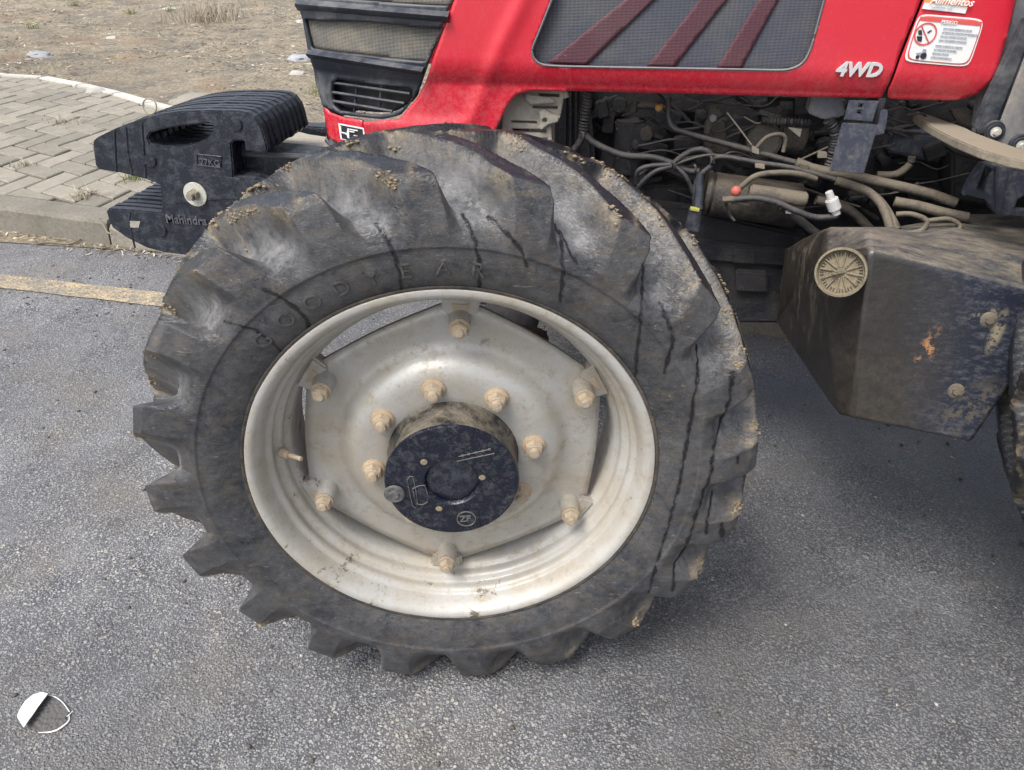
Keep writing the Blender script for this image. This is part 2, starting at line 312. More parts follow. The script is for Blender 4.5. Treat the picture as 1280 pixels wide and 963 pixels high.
def cyl(p, q, r, r2=None, seg=24, bev=0.0, sides=None):
    p, q = Vector(p), Vector(q); b = bmesh.new(); L = (q-p).length
    bmesh.ops.create_cone(b, cap_ends=True, segments=sides or seg, radius1=r, radius2=r if r2 is None else r2, depth=L)
    if bev: bmesh.ops.bevel(b, geom=[e for e in b.edges if len(e.link_faces) == 2 and any(len(f.verts) > 4 for f in e.link_faces)], offset=bev, segments=2, affect='EDGES')
    bmesh.ops.transform(b, matrix=Matrix.Translation((p+q)/2) @ (q-p).to_track_quat('Z', 'Y').to_matrix().to_4x4(), verts=b.verts); return b
def join(*bs):
    o = bs[0]
    for k in bs[1:]:
        me = bpy.data.meshes.new("t"); k.to_mesh(me); k.free(); o.from_mesh(me); bpy.data.meshes.remove(me)
    return o
def catmull(P, per=8):
    P = [Vector(p) for p in P]; Q = [P[0]*2-P[1]]+P+[P[-1]*2-P[-2]]; out = []
    for i in range(1, len(Q)-2):
        for k in range(per):
            t = k/per; a, b, c, d = Q[i-1], Q[i], Q[i+1], Q[i+2]
            out.append(.5*((2*b)+(c-a)*t+(2*a-5*b+4*c-d)*t*t+(3*b-a-3*c+d)*t**3))
    return out+[P[-1]]
def tube(P, r, seg=12, per=8, corr=0.0, pitch=.006):
    pts = catmull(P, per)
    if corr:
        pts2 = [pts[0]]; 
        for a, c in zip(pts, pts[1:]):
            m = max(1, int((c-a).length/(pitch/3)))
            for k in range(1, m+1): pts2.append(a.lerp(c, k/m))
        pts = pts2
    b = bmesh.new(); rings = []; up = Vector((0, 0, 1)); L = 0
    for i, p in enumerate(pts):
        t = (pts[min(i+1, len(pts)-1)]-pts[max(i-1, 0)]).normalized(); s = t.cross(up)
        if s.length < .1: s = t.cross(Vector((1, 0, 0)))
        s.normalize(); v = s.cross(t)
        if i: L += (p-pts[i-1]).length
        rr = (r(i/(len(pts)-1)) if callable(r) else r)*(1+corr*math.cos(2*math.pi*L/pitch))
        rings.append([b.verts.new(p+(s*math.cos(a)+v*math.sin(a))*rr) for a in (2*math.pi*k/seg for k in range(seg))])
    for A, Bq in zip(rings, rings[1:]):
        for k in range(seg): b.faces.new((A[k], A[(k+1) % seg], Bq[(k+1) % seg], Bq[k]))
    b.faces.new(rings[0][::-1]); b.faces.new(rings[-1]); return b
def tubepx(P, r, **k): return tube([onY(*p) for p in P], r, **k)
def lathe(prof, seg=128, closed=False):    # profile of (radius, w) about the wheel's w axis
    b = bmesh.new(); rings = [[b.verts.new((rr*math.cos(a), wv, rr*math.sin(a))) for a in (2*math.pi*k/seg for k in range(seg))] for rr, wv in prof]
    prs = list(zip(rings, rings[1:]))+([(rings[-1], rings[0])] if closed else [])
    for A, Bq in prs:
        for k in range(seg): b.faces.new((A[k], A[(k+1) % seg], Bq[(k+1) % seg], Bq[k]))
    bmesh.ops.recalc_face_normals(b, faces=b.faces); return b
def inpoly(X, Z, P):
    ins = np.zeros(X.shape, bool); n_ = len(P)
    for i in range(n_):
        (x1, z1), (x2, z2) = P[i], P[(i+1) % n_]
        if z1 == z2: continue
        c = ((z1 > Z) != (z2 > Z)) & (X < (x2-x1)*(Z-z1)/(z2-z1)+x1); ins ^= c
    return ins
def nearest(P, X, Z):
    bx = np.full(X.shape, 1e9); ox = X.copy(); oz = Z.copy()
    for i in range(len(P)):
        (x1, z1), (x2, z2) = P[i], P[(i+1) % len(P)]
        dx, dz = x2-x1, z2-z1; L2 = dx*dx+dz*dz+1e-12; t = np.clip(((X-x1)*dx+(Z-z1)*dz)/L2, 0, 1)
        qx, qz = x1+t*dx, z1+t*dz; d = np.hypot(X-qx, Z-qz); m = d < bx; bx[m] = d[m]; ox[m] = qx[m]; oz[m] = qz[m]
    return bx, ox, oz
def sheet(name, outline, holes, yf, res, mat, parent, thick=.004, attrs=None, off=0.0):
    xs = [p[0] for p in outline]; zs = [p[1] for p in outline]
    nx = int((max(xs)-min(xs))/res)+3; nz = int((max(zs)-min(zs))/res)+3
    gx = min(xs)-res+np.arange(nx+1)*res; gz = min(zs)-res+np.arange(nz+1)*res
    X, Z = np.meshgrid(gx, gz, indexing='ij'); cx, cz = X[:-1, :-1]+res/2, Z[:-1, :-1]+res/2
    keep = inpoly(cx, cz, outline)
    for h in holes: keep &= ~inpoly(cx, cz, h)
    I = np.arange(X.size).reshape(X.shape)
    cnt = np.zeros(X.shape, int); mx = np.zeros(X.shape, int)
    for a, b_ in ((0, 0), (1, 0), (0, 1), (1, 1)):
        mx[a:a+keep.shape[0], b_:b_+keep.shape[1]] += keep
    bd = (mx > 0) & (mx < 4); bx = X[bd]; bz = Z[bd]; best = None
    for pl in [outline]+list(holes):
        d, qx, qz = nearest(pl, bx, bz)
        if best is None: best = [d, qx, qz]
        else:
            m = d < best[0]; best[0][m] = d[m]; best[1][m] = qx[m]; best[2][m] = qz[m]
    ok = best[0] < res*1.6
    X = X.copy(); Z = Z.copy(); tx = X[bd]; tz = Z[bd]; tx[ok] = best[1][ok]; tz[ok] = best[2][ok]; X[bd] = tx; Z[bd] = tz
    Y = yf(X, Z)+off
    q = np.stack([I[:-1, :-1][keep], I[1:, :-1][keep], I[1:, 1:][keep], I[:-1, 1:][keep]], 1)
    used = np.unique(q); mp = np.zeros(X.size, int); mp[used] = np.arange(len(used))
    V = np.stack([X.ravel()[used], Y.ravel()[used], Z.ravel()[used]], 1)
    me = np_mesh(name, V, mp[q]); o = ob(name, me, mat, parent); smooth(me)
    if thick:
        md = o.modifiers.new("thickness", 'SOLIDIFY'); md.thickness = thick; md.offset = -1 if False else 1
        md.offset = -1; md.use_rim = True
    return o
def text(name, body, size, O, U, V, mat, parent, ext=.0004, shear=0, off=0, align='LEFT', bend=None, keep=True):
    c = bpy.data.curves.new("t", 'FONT'); c.body = body; c.size = size; c.extrude = ext; c.shear = shear; c.offset = off; c.align_x = align; c.resolution_u = 3
    t = bpy.data.objects.new("t", c); col.objects.link(t); dg = bpy.context.evaluated_depsgraph_get(); me = bpy.data.meshes.new_from_object(t.evaluated_get(dg))
    bpy.data.objects.remove(t); bpy.data.curves.remove(c)
    U, V = Vector(U).normalized(), Vector(V).normalized(); Nn = U.cross(V)
    for v in me.vertices:
        x, y, z = v.co
        v.co = bend(x, y, z) if bend else Vector(O)+U*x+V*y+Nn*z
    return ob(name, me, mat, parent, keep)

exec_order = []
# ================================================================== LARGE STRUCTURE: ground, road, pavement
def slab(name, pts, z, mat, kind='structure', parent=None):
    b = bmesh.new(); b.faces.new([b.verts.new((x, y, z)) for x, y in pts]); bmesh.ops.recalc_face_normals(b, faces=b.faces)
    if list(b.faces)[0].normal.z < 0: bmesh.ops.reverse_faces(b, faces=b.faces)
    return tag(ob(name, b, mat, parent), kind=kind)
KD = math.atan2(-.17, 1)                    # run of the kerb
def kfoot(x): return 2.075-.155*(x+2.3)     # y of the kerb's foot
# dry earth: fine rolling grid where it is seen, one sheet to the horizon
nx, ny = 220, 170
xs = np.linspace(-13, 3, nx); ys = np.linspace(2.0, 17, ny); X, Y = np.meshgrid(xs, ys, indexing='ij')
Z = np.zeros_like(X)
for i in range(nx):
    for j in range(ny):
        p = Vector((X[i, j], Y[i, j], 0)); Z[i, j] = .10*noise.noise(p*.55)+.035*noise.noise(p*2.3)+.012*noise.noise(p*7)
edge = np.minimum(1, np.maximum(0, (Y-3.2)/2)); edge = np.minimum(edge, np.clip((X+13)/2, 0, 1)); edge = np.minimum(edge, np.clip((17-Y)/2, 0, 1)); edge = np.minimum(edge, np.clip((3-X)/2, 0, 1))
Z = Z*edge+.045*edge+.004
I = np.arange(nx*ny).reshape(nx, ny); q = np.stack([I[:-1, :-1].ravel(), I[1:, :-1].ravel(), I[1:, 1:].ravel(), I[:-1, 1:].ravel()], 1)
me = np_mesh("bare_earth", np.stack([X.ravel(), Y.ravel(), Z.ravel()], 1), q); smooth(me)
earth = tag(ob("bare_earth", me, 'earth'), kind='structure')
earth_bvh = BVHTree.FromPolygons([tuple(v.co) for v in me.vertices], [tuple(p.vertices) for p in me.polygons])
def earth_z(x, y):
    h = earth_bvh.ray_cast(Vector((x, y, 3)), Vector((0, 0, -1)))[0]; return h.z if h else 0
slab("ground", [(-200, -200), (200, -200), (200, 200), (-200, 200)], -.03, 'earth')
b = bmesh.new()
b.faces.new([b.verts.new((x, y, 0.0)) for x, y in ((-30, -9), (30, -9), (30, kfoot(30)+.06), (-30, kfoot(-30)+.06))])
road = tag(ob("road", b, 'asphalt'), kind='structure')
# worn yellow edge line
l1, l2, l3, l4 = onZ(0, 344), onZ(205, 367), onZ(205, 382), onZ(0, 361)
dr = (l2-l1).normalized(); A0 = l1-dr*14; A1 = l1+dr*1.35; wv = .115; pr = Vector((dr.y, -dr.x, 0))
b = bmesh.new(); ks = 160; rows = []
for i in range(ks+1):
    t = i/ks; p = A0.lerp(A1, t); j1 = .006*noise.noise(Vector((t*90, 0, 0))); j2 = .006*noise.noise(Vector((t*90, 5, 0)))
    rows.append((b.verts.new((p.x+pr.x*j1, p.y+pr.y*j1, .004)), b.verts.new((p.x+pr.x*(wv+j2), p.y+pr.y*(wv+j2), .004))))
for (a, c), (d, e) in zip(rows, rows[1:]): b.faces.new((c, e, d, a))
tag(ob("road_edge_line", b, 'paint', road), "worn pale yellow edge line")

# pavement: joint sand bed, herringbone pavers each laid singly, kerbstones, pale edging
def pave_h(x, y):
    s = min(1, max(0, (x+2.25)/.45)); t = min(1, max(0, 1-(y-kfoot(x))/.9)); return .12-.085*s*t
edge_pts = [onZ(-120, 86, .12), onZ(0, 96, .12), onZ(48, 99, .12), onZ(95, 108, .12), onZ(140, 119, .12), onZ(180, 131, .12), onZ(207, 138, .12)]
right_pts = [Vector((-2.55, 3.7, 0)), Vector((-1.9, 3.2, 0)), Vector((-1.3, 2.75, 0)), Vector((-.95, kfoot(-.95)+.16, 0))]
kin = lambda x: kfoot(x)+.155
poly = [(p.x, p.y) for p in edge_pts]+[(p.x, p.y) for p in right_pts]+[(x, kin(x)) for x in (-1.5, -2.0, -2.5, -3.5, -4.5, -6.5)]
b = bmesh.new(); gx = 90; gy = 70; grid = {}
for i in range(gx+1):
    for j in range(gy+1):
        x = -6.6+i*(5.8/gx); y = 1.9+j*(4.4/gy); grid[i, j] = (x, y)
vm = {}
for i in range(gx):
    for j in range(gy):
        cx, cy = grid[i, j][0]+.03, grid[i, j][1]+.03
        if inpoly(np.array([cx]), np.array([cy]), poly)[0]:
            f = []
            for k in ((i, j), (i+1, j), (i+1, j+1), (i, j+1)):
                if k not in vm: vm[k] = b.verts.new((*grid[k], pave_h(*grid[k])-.012))
                f.append(vm[k])
            b.faces.new(f)
pave = tag(ob("pavement", b, 'sand'), kind='structure', label="paved pavement corner laid in herringbone")
e1 = Vector((math.cos(R(-24)), math.sin(R(-24)), 0)); e2 = Vector((math.cos(R(86)), math.sin(R(86)), 0))
pu = .148; O0 = onZ(50, 240.5, .12)
def paver_mesh(k, hor):
    u, v = (e1*2, e2) if hor else (e1, e2*2)
    b = bmesh.new(); g = .013
    a0, a1 = g/2/pu, (2 if hor else 1)-g/2/pu; c0, c1 = g/2/pu, (1 if hor else 2)-g/2/pu
    rnd = random.Random(k)
    pts = [e1*(s*pu)+e2*(t*pu)+Vector((rnd.uniform(-.002, .002), rnd.uniform(-.002, .002), 0)) for s, t in ((a0, c0), (a1, c0), (a1, c1), (a0, c1))]
    vs = [b.verts.new(p+Vector((0, 0, -.03))) for p in pts]; f = b.faces.new(vs)
    g2 = bmesh.ops.extrude_face_region(b, geom=[f]); nv = [e for e in g2['geom'] if isinstance(e, bmesh.types.BMVert)]
    bmesh.ops.translate(b, vec=(0, 0, .03), verts=nv); bmesh.ops.recalc_face_normals(b, faces=b.faces)
    te = [e for e in b.edges if all(v.co.z > -.001 for v in e.verts)]
    bmesh.ops.bevel(b, geom=te, offset=.005, segments=1, affect='EDGES')
    me = bpy.data.meshes.new("paver"); b.normal_update(); b.to_mesh(me); b.free(); me.materials.append(M['paver']); return me
pm = {(h_, k): paver_mesh(k+10*h_, h_) for h_ in (0, 1) for k in range(4)}
cand = []
for i in range(-40, 60):
    for j in range(-30, 50):
        # herringbone: cell (i, j) starts a lying paver when (i-j)%4==0, a standing one when (i-j)%4==2 ... staggered
        m = (i-j) % 4
        if m == 0: cand.append((i, j, 1))
        elif m == 3: cand.append((i, j, 0))
npv = 0
for i, j, h_ in cand:
    jj = j if h_ else j
    o_ = O0+e1*(i*pu)+e2*(jj*pu); cc = o_+(e1*pu+e2*pu*.5 if h_ else e1*pu*.5+e2*pu)
    corners = [o_, o_+e1*pu*(2 if h_ else 1), o_+e2*pu*(1 if h_ else 2), o_+e1*pu*(2 if h_ else 1)+e2*pu*(1 if h_ else 2)]
    nin = inpoly(np.array([c.x for c in corners]), np.array([c.y for c in corners]), poly).sum()
    if nin == 0: continue
    d = cc-CPOS; d.z = .12-CPOS.z; zc = d.dot(_f); px = 640+FPX*d.dot(_r)/zc; py = 481.5-FPX*d.dot(_u)/zc
    if px < -130 or px > 400: continue                                   # nothing of the rest is near the frame
    pme = pm[h_, random.randrange(4)]
    if nin < 4:                                                          # cut to fit against the kerb or the edging
        b = bmesh.new(); b.from_mesh(pme); bmesh.ops.translate(b, vec=(o_.x, o_.y, 0), verts=b.verts)
        cuts = []
        if cc.y < kin(cc.x)+.35: cuts.append((Vector((cc.x, kin(cc.x)+.004, 0)), Vector((-.155, -1, 0))))
        else:
            bp = [(p.x, p.y) for p in edge_pts+right_pts]; k_ = min(range(len(bp)-1), key=lambda q_: (Vector(((bp[q_][0]+bp[q_+1][0])/2, (bp[q_][1]+bp[q_+1][1])/2))-cc.xy).length)
            d_ = Vector((bp[k_+1][0]-bp[k_][0], bp[k_+1][1]-bp[k_][1], 0)).normalized(); cuts.append((Vector((bp[k_][0], bp[k_][1], 0)), Vector((-d_.y, d_.x, 0))))
        for c0_, n0_ in cuts:
            g_ = bmesh.ops.bisect_plane(b, geom=b.verts[:]+b.edges[:]+b.faces[:], plane_co=c0_, plane_no=n0_, clear_outer=True)
            ed_ = [e for e in g_['geom_cut'] if isinstance(e, bmesh.types.BMEdge)]
            if ed_: bmesh.ops.holes_fill(b, edges=ed_)
        if len(b.verts) < 6 or sum(f.calc_area() for f in b.faces if f.normal.z > .9) < .003: b.free(); continue
        bmesh.ops.translate(b, vec=(-o_.x, -o_.y, 0), verts=b.verts); pme = bpy.data.meshes.new("paver"); b.normal_update(); b.to_mesh(pme); b.free(); pme.materials.append(M["paver"])
    o = bpy.data.objects.new("paver", pme); col.objects.link(o); o.parent = pave
    h0 = pave_h(cc.x, cc.y); gx_ = (pave_h(cc.x+.1, cc.y)-pave_h(cc.x-.1, cc.y))/.2; gy_ = (pave_h(cc.x, cc.y+.1)-pave_h(cc.x, cc.y-.1))/.2
    zz = h0+(o_.x-cc.x)*gx_+(o_.y-cc.y)*gy_+random.uniform(-.003, .003)
    o.location = (o_.x, o_.y, zz); o.rotation_euler = (gy_+random.uniform(-.012, .012), -gx_+random.uniform(-.012, .012), random.uniform(-.012, .012)); npv += 1
print("pavers", npv)
kerb = tag(empty("kerb", (-2.6, kfoot(-2.6), 0)), kind='structure')
for x0, x1, h0, h1 in ((-7.1, -6.06, .12, .12), (-6.05, -5.06, .12, .12), (-5.05, -4.06, .12, .12), (-4.05, -3.06, .12, .12), (-3.05, -2.09, .122, .115), (-2.08, -1.42, .095, .035), (-1.41, -.61, .035, .035), (-.6, .4, .06, .10), (.41, 1.4, .12, .12), (1.41, 2.4, .12, .12)):
    b = bmesh.new(); k = 14; lo = []
    for i in range(k+1):
        t = i/k; x = x0+(x1-x0)*t; hh = h0+(h1-h0)*t+.004*noise.noise(Vector((x*8, 1, 0))); yf_ = kfoot(x)+.006*noise.noise(Vector((x*6, 7, 0)))
        lo.append([b.verts.new(p) for p in ((x, yf_, -.02), (x, yf_+.012, hh-.018), (x, yf_+.03, hh), (x, yf_+.15, hh+.003), (x, yf_+.152, -.02))])
    for A, Bq in zip(lo, lo[1:]):
        for m in range(4): b.faces.new((A[m], Bq[m], Bq[m+1], A[m+1]))
    b.faces.new(lo[0]); b.faces.new(lo[-1][::-1]); bmesh.ops.recalc_face_normals(b, faces=b.faces)
    ob("kerbstone", b, 'kerb', kerb, sm=35)
edging = tag(empty("pavement_edging", tuple(edge_pts[2])), kind='structure')
ep = catmull(edge_pts, 4)
for a, c in zip(ep[::4], ep[4::4]):
    d = (c-a).normalized(); nn = Vector((-d.y, d.x, 0)); a2 = a+d*.005; c2 = c-d*.005
    b = prism([Vector((p.x, p.y, .0)) for p in (a2, c2, c2+nn*.085, a2+nn*.085)], Vector((0, 0, .132)), .006); ob("edging_stone", b, 'edging', edging)

# ================================================================== THE TRACTOR
tractor = tag(empty("tractor", (.9, 1.0, 0)), "red tractor with muddy front tyre and stacked black nose weights on the road", "tractor")
wheel = empty("front_wheel", tuple(WC), tractor, WA)
def wobj(name, me, mat, sm=None): return ob(name, me, mat, wheel, keep=False, sm=sm)

def smst(x): x = np.clip(x, 0, 1); return x*x*(3-2*x)
def tyre_mesh(name, scale=1.0, wmid=.13, nth=1440, sub=6, lugs=20, phase=R(2.8), wscale=1.0, far_off=R(9)):
    C = [(.326, .010), (.331, .000), (.342, -.006), (.352, -.011), (.375, -.018), (.398, -.0195), (.402, -.0225), (.409, -.0215), (.425, -.014), (.435, .000), (.443, .018), (.448, .045), (.453, .085), (.455, .13)]
    T = [(.326, .010), (.331, .000), (.342, -.006), (.352, -.011), (.375, -.018), (.398, -.0195), (.402, -.0225), (.416, -.0240), (.445, -.0220), (.484, -.0130), (.499, -.005), (.506, .030), (.516, .080), (.521, .13)]
    C = np.array(C); T = np.array(T)
    def dens(A):
        out = []
        for i in range(len(A)-1):
            m = sub*2 if i >= 7 else (8 if nth > 1200 else 2)
            for k in range(m): out.append(A[i]+(A[i+1]-A[i])*k/m)
        out.append(A[-1]); return np.array(out)
    Cn, Tn = dens(C), dens(T)
    for A, it_ in ((Cn, 10), (Tn, 1)):
        for _ in range(it_): A[1:-1] = .25*A[:-2]+.5*A[1:-1]+.25*A[2:]
    far = lambda A: np.stack([A[::-1, 0][1:], 2*wmid-A[::-1, 1][1:]], 1)
    wn = Cn[:, 1].copy()
    Ca = np.concatenate([Cn, far(Cn)]); Ta = np.concatenate([Tn, far(Tn)])
    ns = len(Ca); th = np.arange(nth)*2*math.pi/nth
    TH, S = np.meshgrid(th, np.arange(ns), indexing='ij')
    w_ = Ta[:, 1][S]; rT = Ta[:, 0][S]
    top = np.zeros_like(TH); val = np.zeros_like(TH); mudm = np.zeros_like(TH); mm = np.zeros_like(TH); flank = np.zeros_like(TH)
    wob = np.array([[noise.noise(Vector((math.cos(t)*6, math.sin(t)*6, s*.06))) for s in range(ns)] for t in th[::8]]); wob = np.repeat(wob, 8, axis=0)[:nth]
    for side in (0, 1):
        u = np.clip(w_/wmid if side == 0 else (2*wmid-w_)/wmid, -.25, 1.3)
        ph = phase+(0 if side == 0 else far_off)
        tc = ph+R(17.5)*(.86*u+.14*u*u*np.sign(u))+R(1.5)
        per = 2*math.pi/lugs; dl = (TH-tc+per/2) % per-per/2
        fac = .72+.28*np.clip(1-u*1.3, 0, 1); t = dl*.5*fac+wob*.0025
        hw = .0145+.0125*smst(1-u*1.9)
        fl_ccw = .036+.012*np.clip(1-u*1.1, 0, 1); fl_cw = .010+.014*np.clip(1-u*1.1, 0, 1)
        a = np.where(t > 0, (hw+fl_ccw-t)/fl_ccw, (hw+fl_cw+t)/fl_cw)
        m = np.clip(a, 0, 1); m = np.where(t > 0, .86*m**2.6+.14*m, .5*m**1.8+.5*m); inn = smst((hw+.0015-np.abs(t))/.0025)
        low = (rT-.404)/.024; m = m*smst(low+.15)
        m = np.where(u > .5, m*smst((1.13-u)/.035), m)
        mm = np.maximum(mm, m)
        is_top = inn*smst((rT-.4965)/.003)*(u < 1.13); top = np.maximum(top, is_top)
        ed = np.exp(-((t-hw-.003)/.0055)**2)*smst((rT-.478)/.012)*(.42+.9*np.exp(-((u-.02)/.10)**2)+.8*np.exp(-((u-1.04)/.10)**2)+.8*wob)
        nose = .9*np.exp(-((u-1.09)/.035)**2)*smst((m-.35)/.3)
        flank = np.maximum(flank, (t > hw)*smst(m/.3)*smst((rT-.43)/.04)*(u < 1.13)); mudm = np.maximum(mudm, np.clip(ed+nose*.8, 0, 1))
    val = smst((rT-.44)/.05)*(1-smst(mm/.5))
    P = Ca[S]*(1-mm[..., None])+Ta[S]*mm[..., None]
    r_ = P[..., 0]; wv_ = P[..., 1]
    nz = np.array([[noise.noise(Vector((math.cos(t)*13, math.sin(t)*13, s*.16))) for s in range(ns)] for t in th[::4]]); nz = np.repeat(nz, 4, axis=0)[:nth]
    r_ = r_+nz*.0016*smst((rT-.40)/.05); nf_ = np.random.rand(*r_.shape); r_ = r_+mudm*(.0005+.0035*np.abs(nf_)*(mudm > .45))
    r_ = r_*scale; wv_ = wmid+(wv_-wmid)*wscale
    V = np.stack([r_*np.cos(TH), wv_, r_*np.sin(TH)], -1).reshape(-1, 3)
    Iq = np.arange(nth*ns).reshape(nth, ns); J = np.roll(Iq, -1, axis=0)
    q = np.stack([Iq[:, :-1].ravel(), J[:, :-1].ravel(), J[:, 1:].ravel(), Iq[:, 1:].ravel()], 1)
    V[:, 2] = np.maximum(V[:, 2], -AXZ*scale+.001)
    return V, q, dict(lug_top=top.ravel(), valley=np.clip(val+.75*flank*smst((w_-.004)/.03), 0, 1).ravel(), mud=mudm.ravel())
V, q, at = tyre_mesh("tyre")
bvh = BVHTree.FromPolygons([tuple(v) for v in V], [tuple(f) for f in q[:, :]])
def hit(px, py):                           # where a sight line meets the tyre, in the wheel's frame
    d = ray(px, py); O = CPOS-WC; o = Vector((O.dot(WX), O.dot(WY), O.z)); dd = Vector((d.dot(WX), d.dot(WY), d.z))
    h = bvh.ray_cast(o, dd.normalized()); return h[0]
runs = [([(330, 362), (352, 372), (372, 388), (383, 398), (388, 412)], 2.2), ([(280, 402), (318, 412), (340, 428), (352, 440)], 1.6),
        ([(470, 280), (485, 302), (495, 325), (500, 345), (502, 366)], 2.2), ([(578, 268), (594, 300), (600, 335), (599, 360)], 2.0),
        ([(610, 272), (640, 298), (652, 312), (658, 334)], 2.6), ([(690, 275), (702, 300), (704, 340), (700, 378)], 2.4),
        ([(804, 332), (802, 380), (798, 430), (793, 478)], 2.0), ([(825, 378), (838, 410), (842, 425), (834, 450), (831, 468)], 2.2),
        ([(871, 432), (872, 470), (862, 535), (852, 590), (838, 650), (818, 712), (811, 742)], 2.4), ([(912, 470), (913, 500), (898, 530), (888, 590), (870, 645), (858, 683), (842, 705), (842, 740)], 2.4),
        ([(890, 615), (886, 640), (882, 668)], 2.2), ([(922, 572), (922, 580)], 4), ([(902, 655), (902, 672)], 4), ([(915, 468), (914, 482)], 4.5), ([(700, 288), (714, 320), (722, 330)], 1.2)]
run = np.zeros(len(V)); Va = V
for pl, wd in runs:
    pts = []
    for (x0, y0), (x1, y1) in zip(pl, pl[1:]):
        m = max(2, int(math.hypot(x1-x0, y1-y0)/1.2))
        for k in range(m):
            xx = x0+(x1-x0)*k/m; yy = y0+(y1-y0)*k/m; h = hit(xx+2.2*noise.noise(Vector((xx*.11, yy*.11, 1)))+.7*noise.noise(Vector((xx*.5, yy*.5, 3))), yy)
            if h: pts.append((h, wd*(.55+.95*noise.noise(Vector((xx*.10, yy*.10, 4))))/860))
    for i, (h, w0) in enumerate(pts):
        d = np.abs(Va[:, 0]-h.x) < .012; idx = np.where(d)[0]
        dd = np.sqrt(((Va[idx]-np.array(h))**2).sum(1)); run[idx] = np.maximum(run[idx], smst(1-(dd-w0)/.0026))
at['run_mark'] = run
me = np_mesh("tyre", V, q, at); tyre = wobj("tyre", me, 'tyre'); smooth(me)
# faint raised lettering on the sidewall
def arc_text(body, a0, rad, size, wv, step):
    for k, ch in enumerate(body):
        if ch == ' ': continue
        a = R(a0-step*k)
        def bend(x, y, z, a=a): 
            rr = rad+y; aa = a-x/rad; return Vector((rr*math.cos(aa), float(np.interp(rr, [.342, .352, .375, .398], [-.006, -.011, -.018, -.0195]))-.0002-max(0, z), rr*math.sin(aa)))
        text("raised_letter", ch, size, (0, 0, 0), (1, 0, 0), (0, 0, 1), 'letter', wheel, .0011, bend=bend, keep=False)
n = N("letter_rubber"); M['letter'] = n.end(n.mix(n.ramp(n.noise(60, 5, .8), (.35, 0.0), (.65, 1.0)), (.03, .03, .034), (.12, .115, .108)), .7)
arc_text("GOODYEAR", 137, .3575, .034, -.0135, 7.6)
# mud crust: rough lumps stuck along the lug edges
mudpts = np.where((at['mud'] > .62) & (V[:, 1] < .17) & (V[:, 2] > -.42))[0]
sel = np.random.choice(mudpts, min(9000, len(mudpts)), replace=False)
ico = bmesh.new(); bmesh.ops.create_icosphere(ico, subdivisions=1, radius=1); iv = np.array([v.co[:] for v in ico.verts]); iff = np.array([[v.index for v in f.verts] for f in ico.faces]); ico.free()
VV = []; FF = []
for k, i in enumerate(sel):
    p = V[i]; 
    if noise.noise(Vector(p)*30) < .08: continue
    s = .0009+.0026*random.random()**3; rp = iv*np.random.uniform(.6, 1.3, (len(iv), 1))*s*np.array([1.4, 1.2, .8])
    VV.append(rp+p); FF.append(iff+len(VV)*len(iv)-len(iv))
o = wobj("mud_crust", np_mesh("mud_crust", np.concatenate(VV), np.concatenate(FF)), 'mud'); tag(o, "crust of dried brown mud along the tyre lugs", kind='stuff')

# rim
prof = [(.318, .012), (.326, .011), (.3305, .006), (.3315, .000), (.3295, -.004), (.325, -.0045), (.3195, -.001), (.3155, .006), (.3105, .018), (.3095, .027), (.3075, .031), (.3030, .0335), (.3005, .036), (.3000, .041), (.3015, .047), (.3010, .052), (.2985, .055), (.2930, .0575), (.2900, .060), (.2885, .066), (.2890, .072), (.2870, .077), (.2815, .081), (.2780, .088), (.2770, .11), (.2765, .16), (.279, .18), (.297, .195), (.300, .22), (.311, .24), (.325, .262), (.331, .262), (.332, .255)]
b = lathe(prof, 192); 
for v in b.verts: v.co += Vector(v.co).normalized()*.0006*noise.noise(v.co*18)
rim = wobj("rim", b, 'rim', 50); md = rim.modifiers.new("t", 'SOLIDIFY'); md.thickness = .005; md.offset = 0
# hexagonal dished disc
LA = [85.5, 27.5, -33.5, -95, -158.5, 146.5]
def hexr(a):
    best = 0
    corners = []
    for d in LA:
        for s in (-6.5, 6.5): corners.append(R(d+s))
    corners = sorted([c % (2*math.pi) for c in corners]); a = a % (2*math.pi)
    for i in range(12):
        a0 = corners[i]; a1 = corners[(i+1) % 12]+(2*math.pi if i == 11 else 0); aa = a if a >= a0 else a+2*math.pi
        if a0 <= aa <= a1:
            r0 = .266; x0, y0, x1, y1 = r0*math.cos(a0), r0*math.sin(a0), r0*math.cos(a1), r0*math.sin(a1)
            dx, dy = x1-x0, y1-y0; rr = (x0*dy-y0*dx)/(math.cos(aa)*dy-math.sin(aa)*dx)
            if a1-a0 > R(20):
                t = (aa-a0)/(a1-a0); rr += .005*math.sin(math.pi*t)
            return rr
    return .25
b = bmesh.new(); seg = 240; fr = [(.30, .062), (.42, .060), (.50, .058), (.58, .057), (.63, .060), (.68, .068), (.73, .078), (.78, .085), (.83, .088), (.88, .089), (.94, .089), (1.0, .089)]
dprof = [(.085, .054), (.12, .053), (.145, .0525), (.157, .0535), (.166, .0570), (.173, .0625), (.179, .0695), (.185, .0770), (.191, .0830), (.198, .0865), (.206, .088)]
rings = []
for rr, wv_ in dprof: rings.append([b.verts.new((rr*math.cos(a), wv_, rr*math.sin(a))) for a in (2*math.pi*k/seg for k in range(seg))])
for t in (.33, .66, 1.0): rings.append([b.verts.new(((.206+(max(.212, hexr(a))-.206)*t)*math.cos(a), .0885, (.206+(max(.212, hexr(a))-.206)*t)*math.sin(a))) for a in (2*math.pi*k/seg for k in range(seg))])
for A, Bq in zip(rings, rings[1:]):
    for k in range(seg): b.faces.new((A[k], A[(k+1) % seg], Bq[(k+1) % seg], Bq[k]))
bmesh.ops.recalc_face_normals(b, faces=b.faces)
disc = wobj("wheel_disc", b, 'disc', 40); md = disc.modifiers.new("t", 'SOLIDIFY'); md.thickness = .010; md.offset = 0
